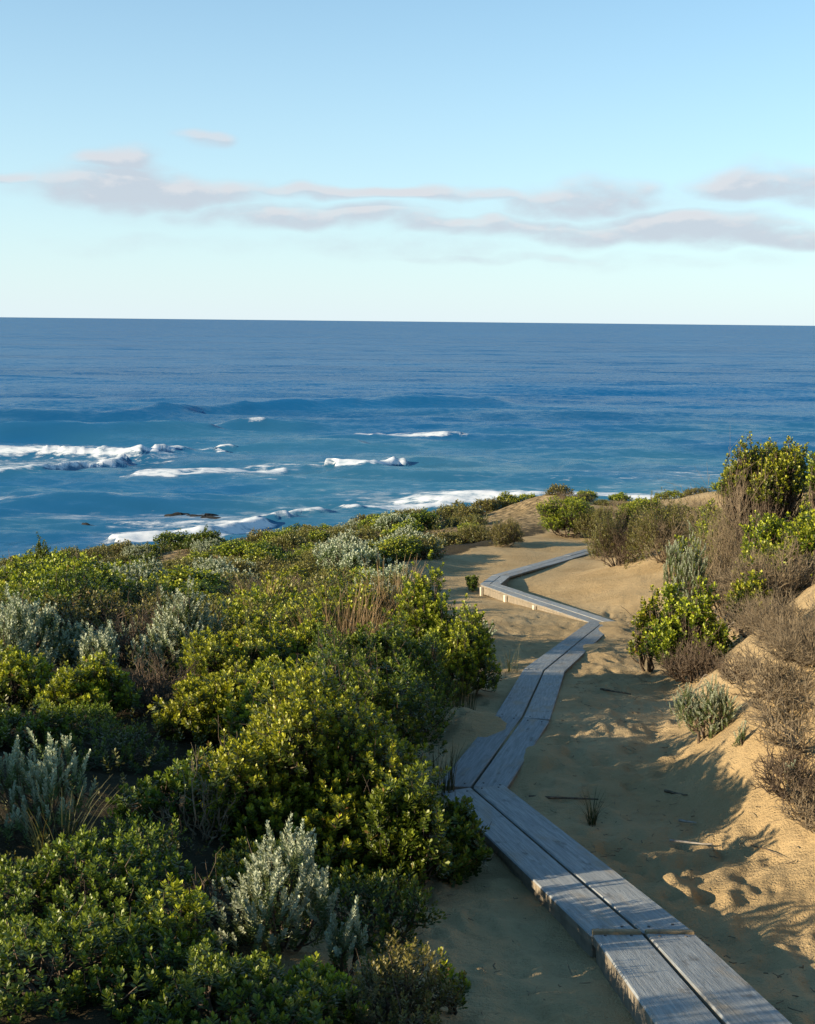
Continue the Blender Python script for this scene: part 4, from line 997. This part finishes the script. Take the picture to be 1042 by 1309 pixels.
# ------------------------------------------------------------------ sticks, litter, reef
def stick(label, a, b, r, seed, mat=None, bend=.05):
    pa, pb = hit_ground(*a), hit_ground(*b); rg = np.random.default_rng(seed); k = 9
    P = pa[None] * (1 - np.linspace(0, 1, k)[:, None]) + pb[None] * np.linspace(0, 1, k)[:, None]
    L = np.linalg.norm(pb - pa); P[:, :2] += np.cumsum(rg.normal(0, bend * L * .3, (k, 2)), 0) * np.sin(np.linspace(0, np.pi, k))[:, None]
    P[:, 2] = ground(P[:, 0], P[:, 1]) + r * .8 + .012
    o0 = P.mean(0)
    V, Q = tubes((P - o0)[None], np.linspace(r, r * .45, k)[None], 6)
    o = link('fallen_stick', mesh_np('fallen_stick', V, quads=Q, smooth_shade=True), mat or M_BARK, None, o0)
    tag(o, label, 'stick'); return o
stick('thin dark stick lying across the shaded sand near the deck corner', (676, 1023), (765, 1026), .010, 1)
stick('pale stick at the edge of the shadow under the bank', (856, 1080), (910, 1084), .008, 2, M_DEAD)
stick('short dark curved stick on the shaded side of the bank', (850, 1015), (878, 1022), .010, 3)
stick('dark crooked stick on the shaded sand beyond the deck bend', (768, 884), (806, 890), .012, 4)
stick('bleached splinter on the sand at the shadow edge', (868, 1054), (890, 1056), .009, 5, M_DEAD)
stick('thin dry stem lying on the sunlit bank', (960, 1085), (1000, 1100), .004, 6)

def limbs(label, px, dist, n, seed, size):
    x, y = spot(px, dist); rg = np.random.default_rng(seed)
    a = rg.normal(0, .06, (n, 3)); a[:, 2] = -.03
    an = rg.uniform(0, 6.28, n); b = np.stack([np.cos(an) * size, np.sin(an) * size * .6, rg.uniform(.1, .55, n) * size], 1)
    p = curve_paths(rg, a, b, 9, sag=-.15, wob=.07); V1 = tubes(p, np.linspace(.022, .008, 9)[None].repeat(n, 0), 6)
    o = link('dead_branch', mesh_np('dead_branch', *V1, smooth_shade=True), M_DEAD, None, (x, y, float(ground(x, y)))); tag(o, label, 'dead branch')
limbs('bleached dead limbs sprawling behind the silver-grey spiked shrub', 915, 15.6, 9, 5, .75)
def hoop():
    x, y = base_spot(893, 900); t = np.linspace(0, 1, 14)
    P = np.stack([(.15 * (t - .1)), .02 * np.sin(6 * t), .15 * np.sin(np.pi * np.minimum(t * 1.05, 1))], 1)
    o = link('dry_stem', mesh_np('dry_stem', *tubes(P[None], np.full((1, 14), .0025), 5), smooth_shade=True), M_DEAD, None, (x, y, float(ground(x, y)) + .10)); tag(o, 'thin dry stem arching over the lone silver-tipped shrub', 'stem')
hoop()

def litter():
    rg = np.random.default_rng(9); n = 1700
    y = 3.2 + 24 * rg.random(n) ** 1.6; side = np.where(rg.random(n) < .75, 1, -1)
    x = np.interp(y, PROF_Y, PATH_X) + side * (.3 + np.abs(rg.normal(0, 1.1, n)))
    a = rg.uniform(0, 6.28, n); L = rg.uniform(.008, .032, n) * (1 + .06 * y) * np.where(rg.random(n) < .06, 2.2, 1)
    d = np.stack([np.cos(a), np.sin(a), np.zeros(n)], 1) * L[:, None]
    c = np.stack([x, y, ground(x, y) + .016], 1)
    t = np.linspace(-.5, .5, 3)[None, :, None]
    P = c[:, None, :] + d[:, None, :] * t + rg.normal(0, .006, (n, 3, 3)) * np.array([1, 1, .3])
    V, Q = tubes(P, np.full((n, 3), 1) * rg.uniform(.0012, .0032, (n, 1)), 4)
    o = link('twig_litter', mesh_np('twig_litter', V, quads=Q), M_GREYTWIG); tag(o, 'small dry twigs and leaf litter strewn on the sand', 'litter', kind='stuff')
litter()

def rock(label, px, py, size, h, seed):
    x, y = on_sea(px, py); n, m = 22, 12
    u, v = np.meshgrid(np.linspace(0, 2 * np.pi, n, endpoint=False), np.linspace(0, .5 * np.pi, m))
    rr = 1 + .9 * fbm(np.cos(u) * 1.6 + seed, np.sin(u) * 1.6 + v, seed, 4)
    V = np.stack([np.cos(u) * np.cos(v) * size * rr, np.sin(u) * np.cos(v) * size * .45 * rr, np.sin(v) * h * rr - .45], -1).reshape(-1, 3)
    i, j = np.meshgrid(np.arange(m - 1), np.arange(n), indexing='ij'); j2 = (j + 1) % n
    Q = np.stack([i * n + j, i * n + j2, (i + 1) * n + j2, (i + 1) * n + j], -1).reshape(-1, 4)
    o = link('reef_rock', mesh_np('reef_rock', V, quads=Q), M_ROCK, None, (x, y, 0)); tag(o, label, 'rock')
rock('broad dark reef rock awash beside the curling shore breaker', 262, 661, 3.6, .60, 1)
rock('flat dark reef rock awash beyond the broad one', 232, 658, 2.2, .60, 2)
rock('small dark reef rock awash in the foam apart from the others', 105, 672, 2.0, .60, 3)
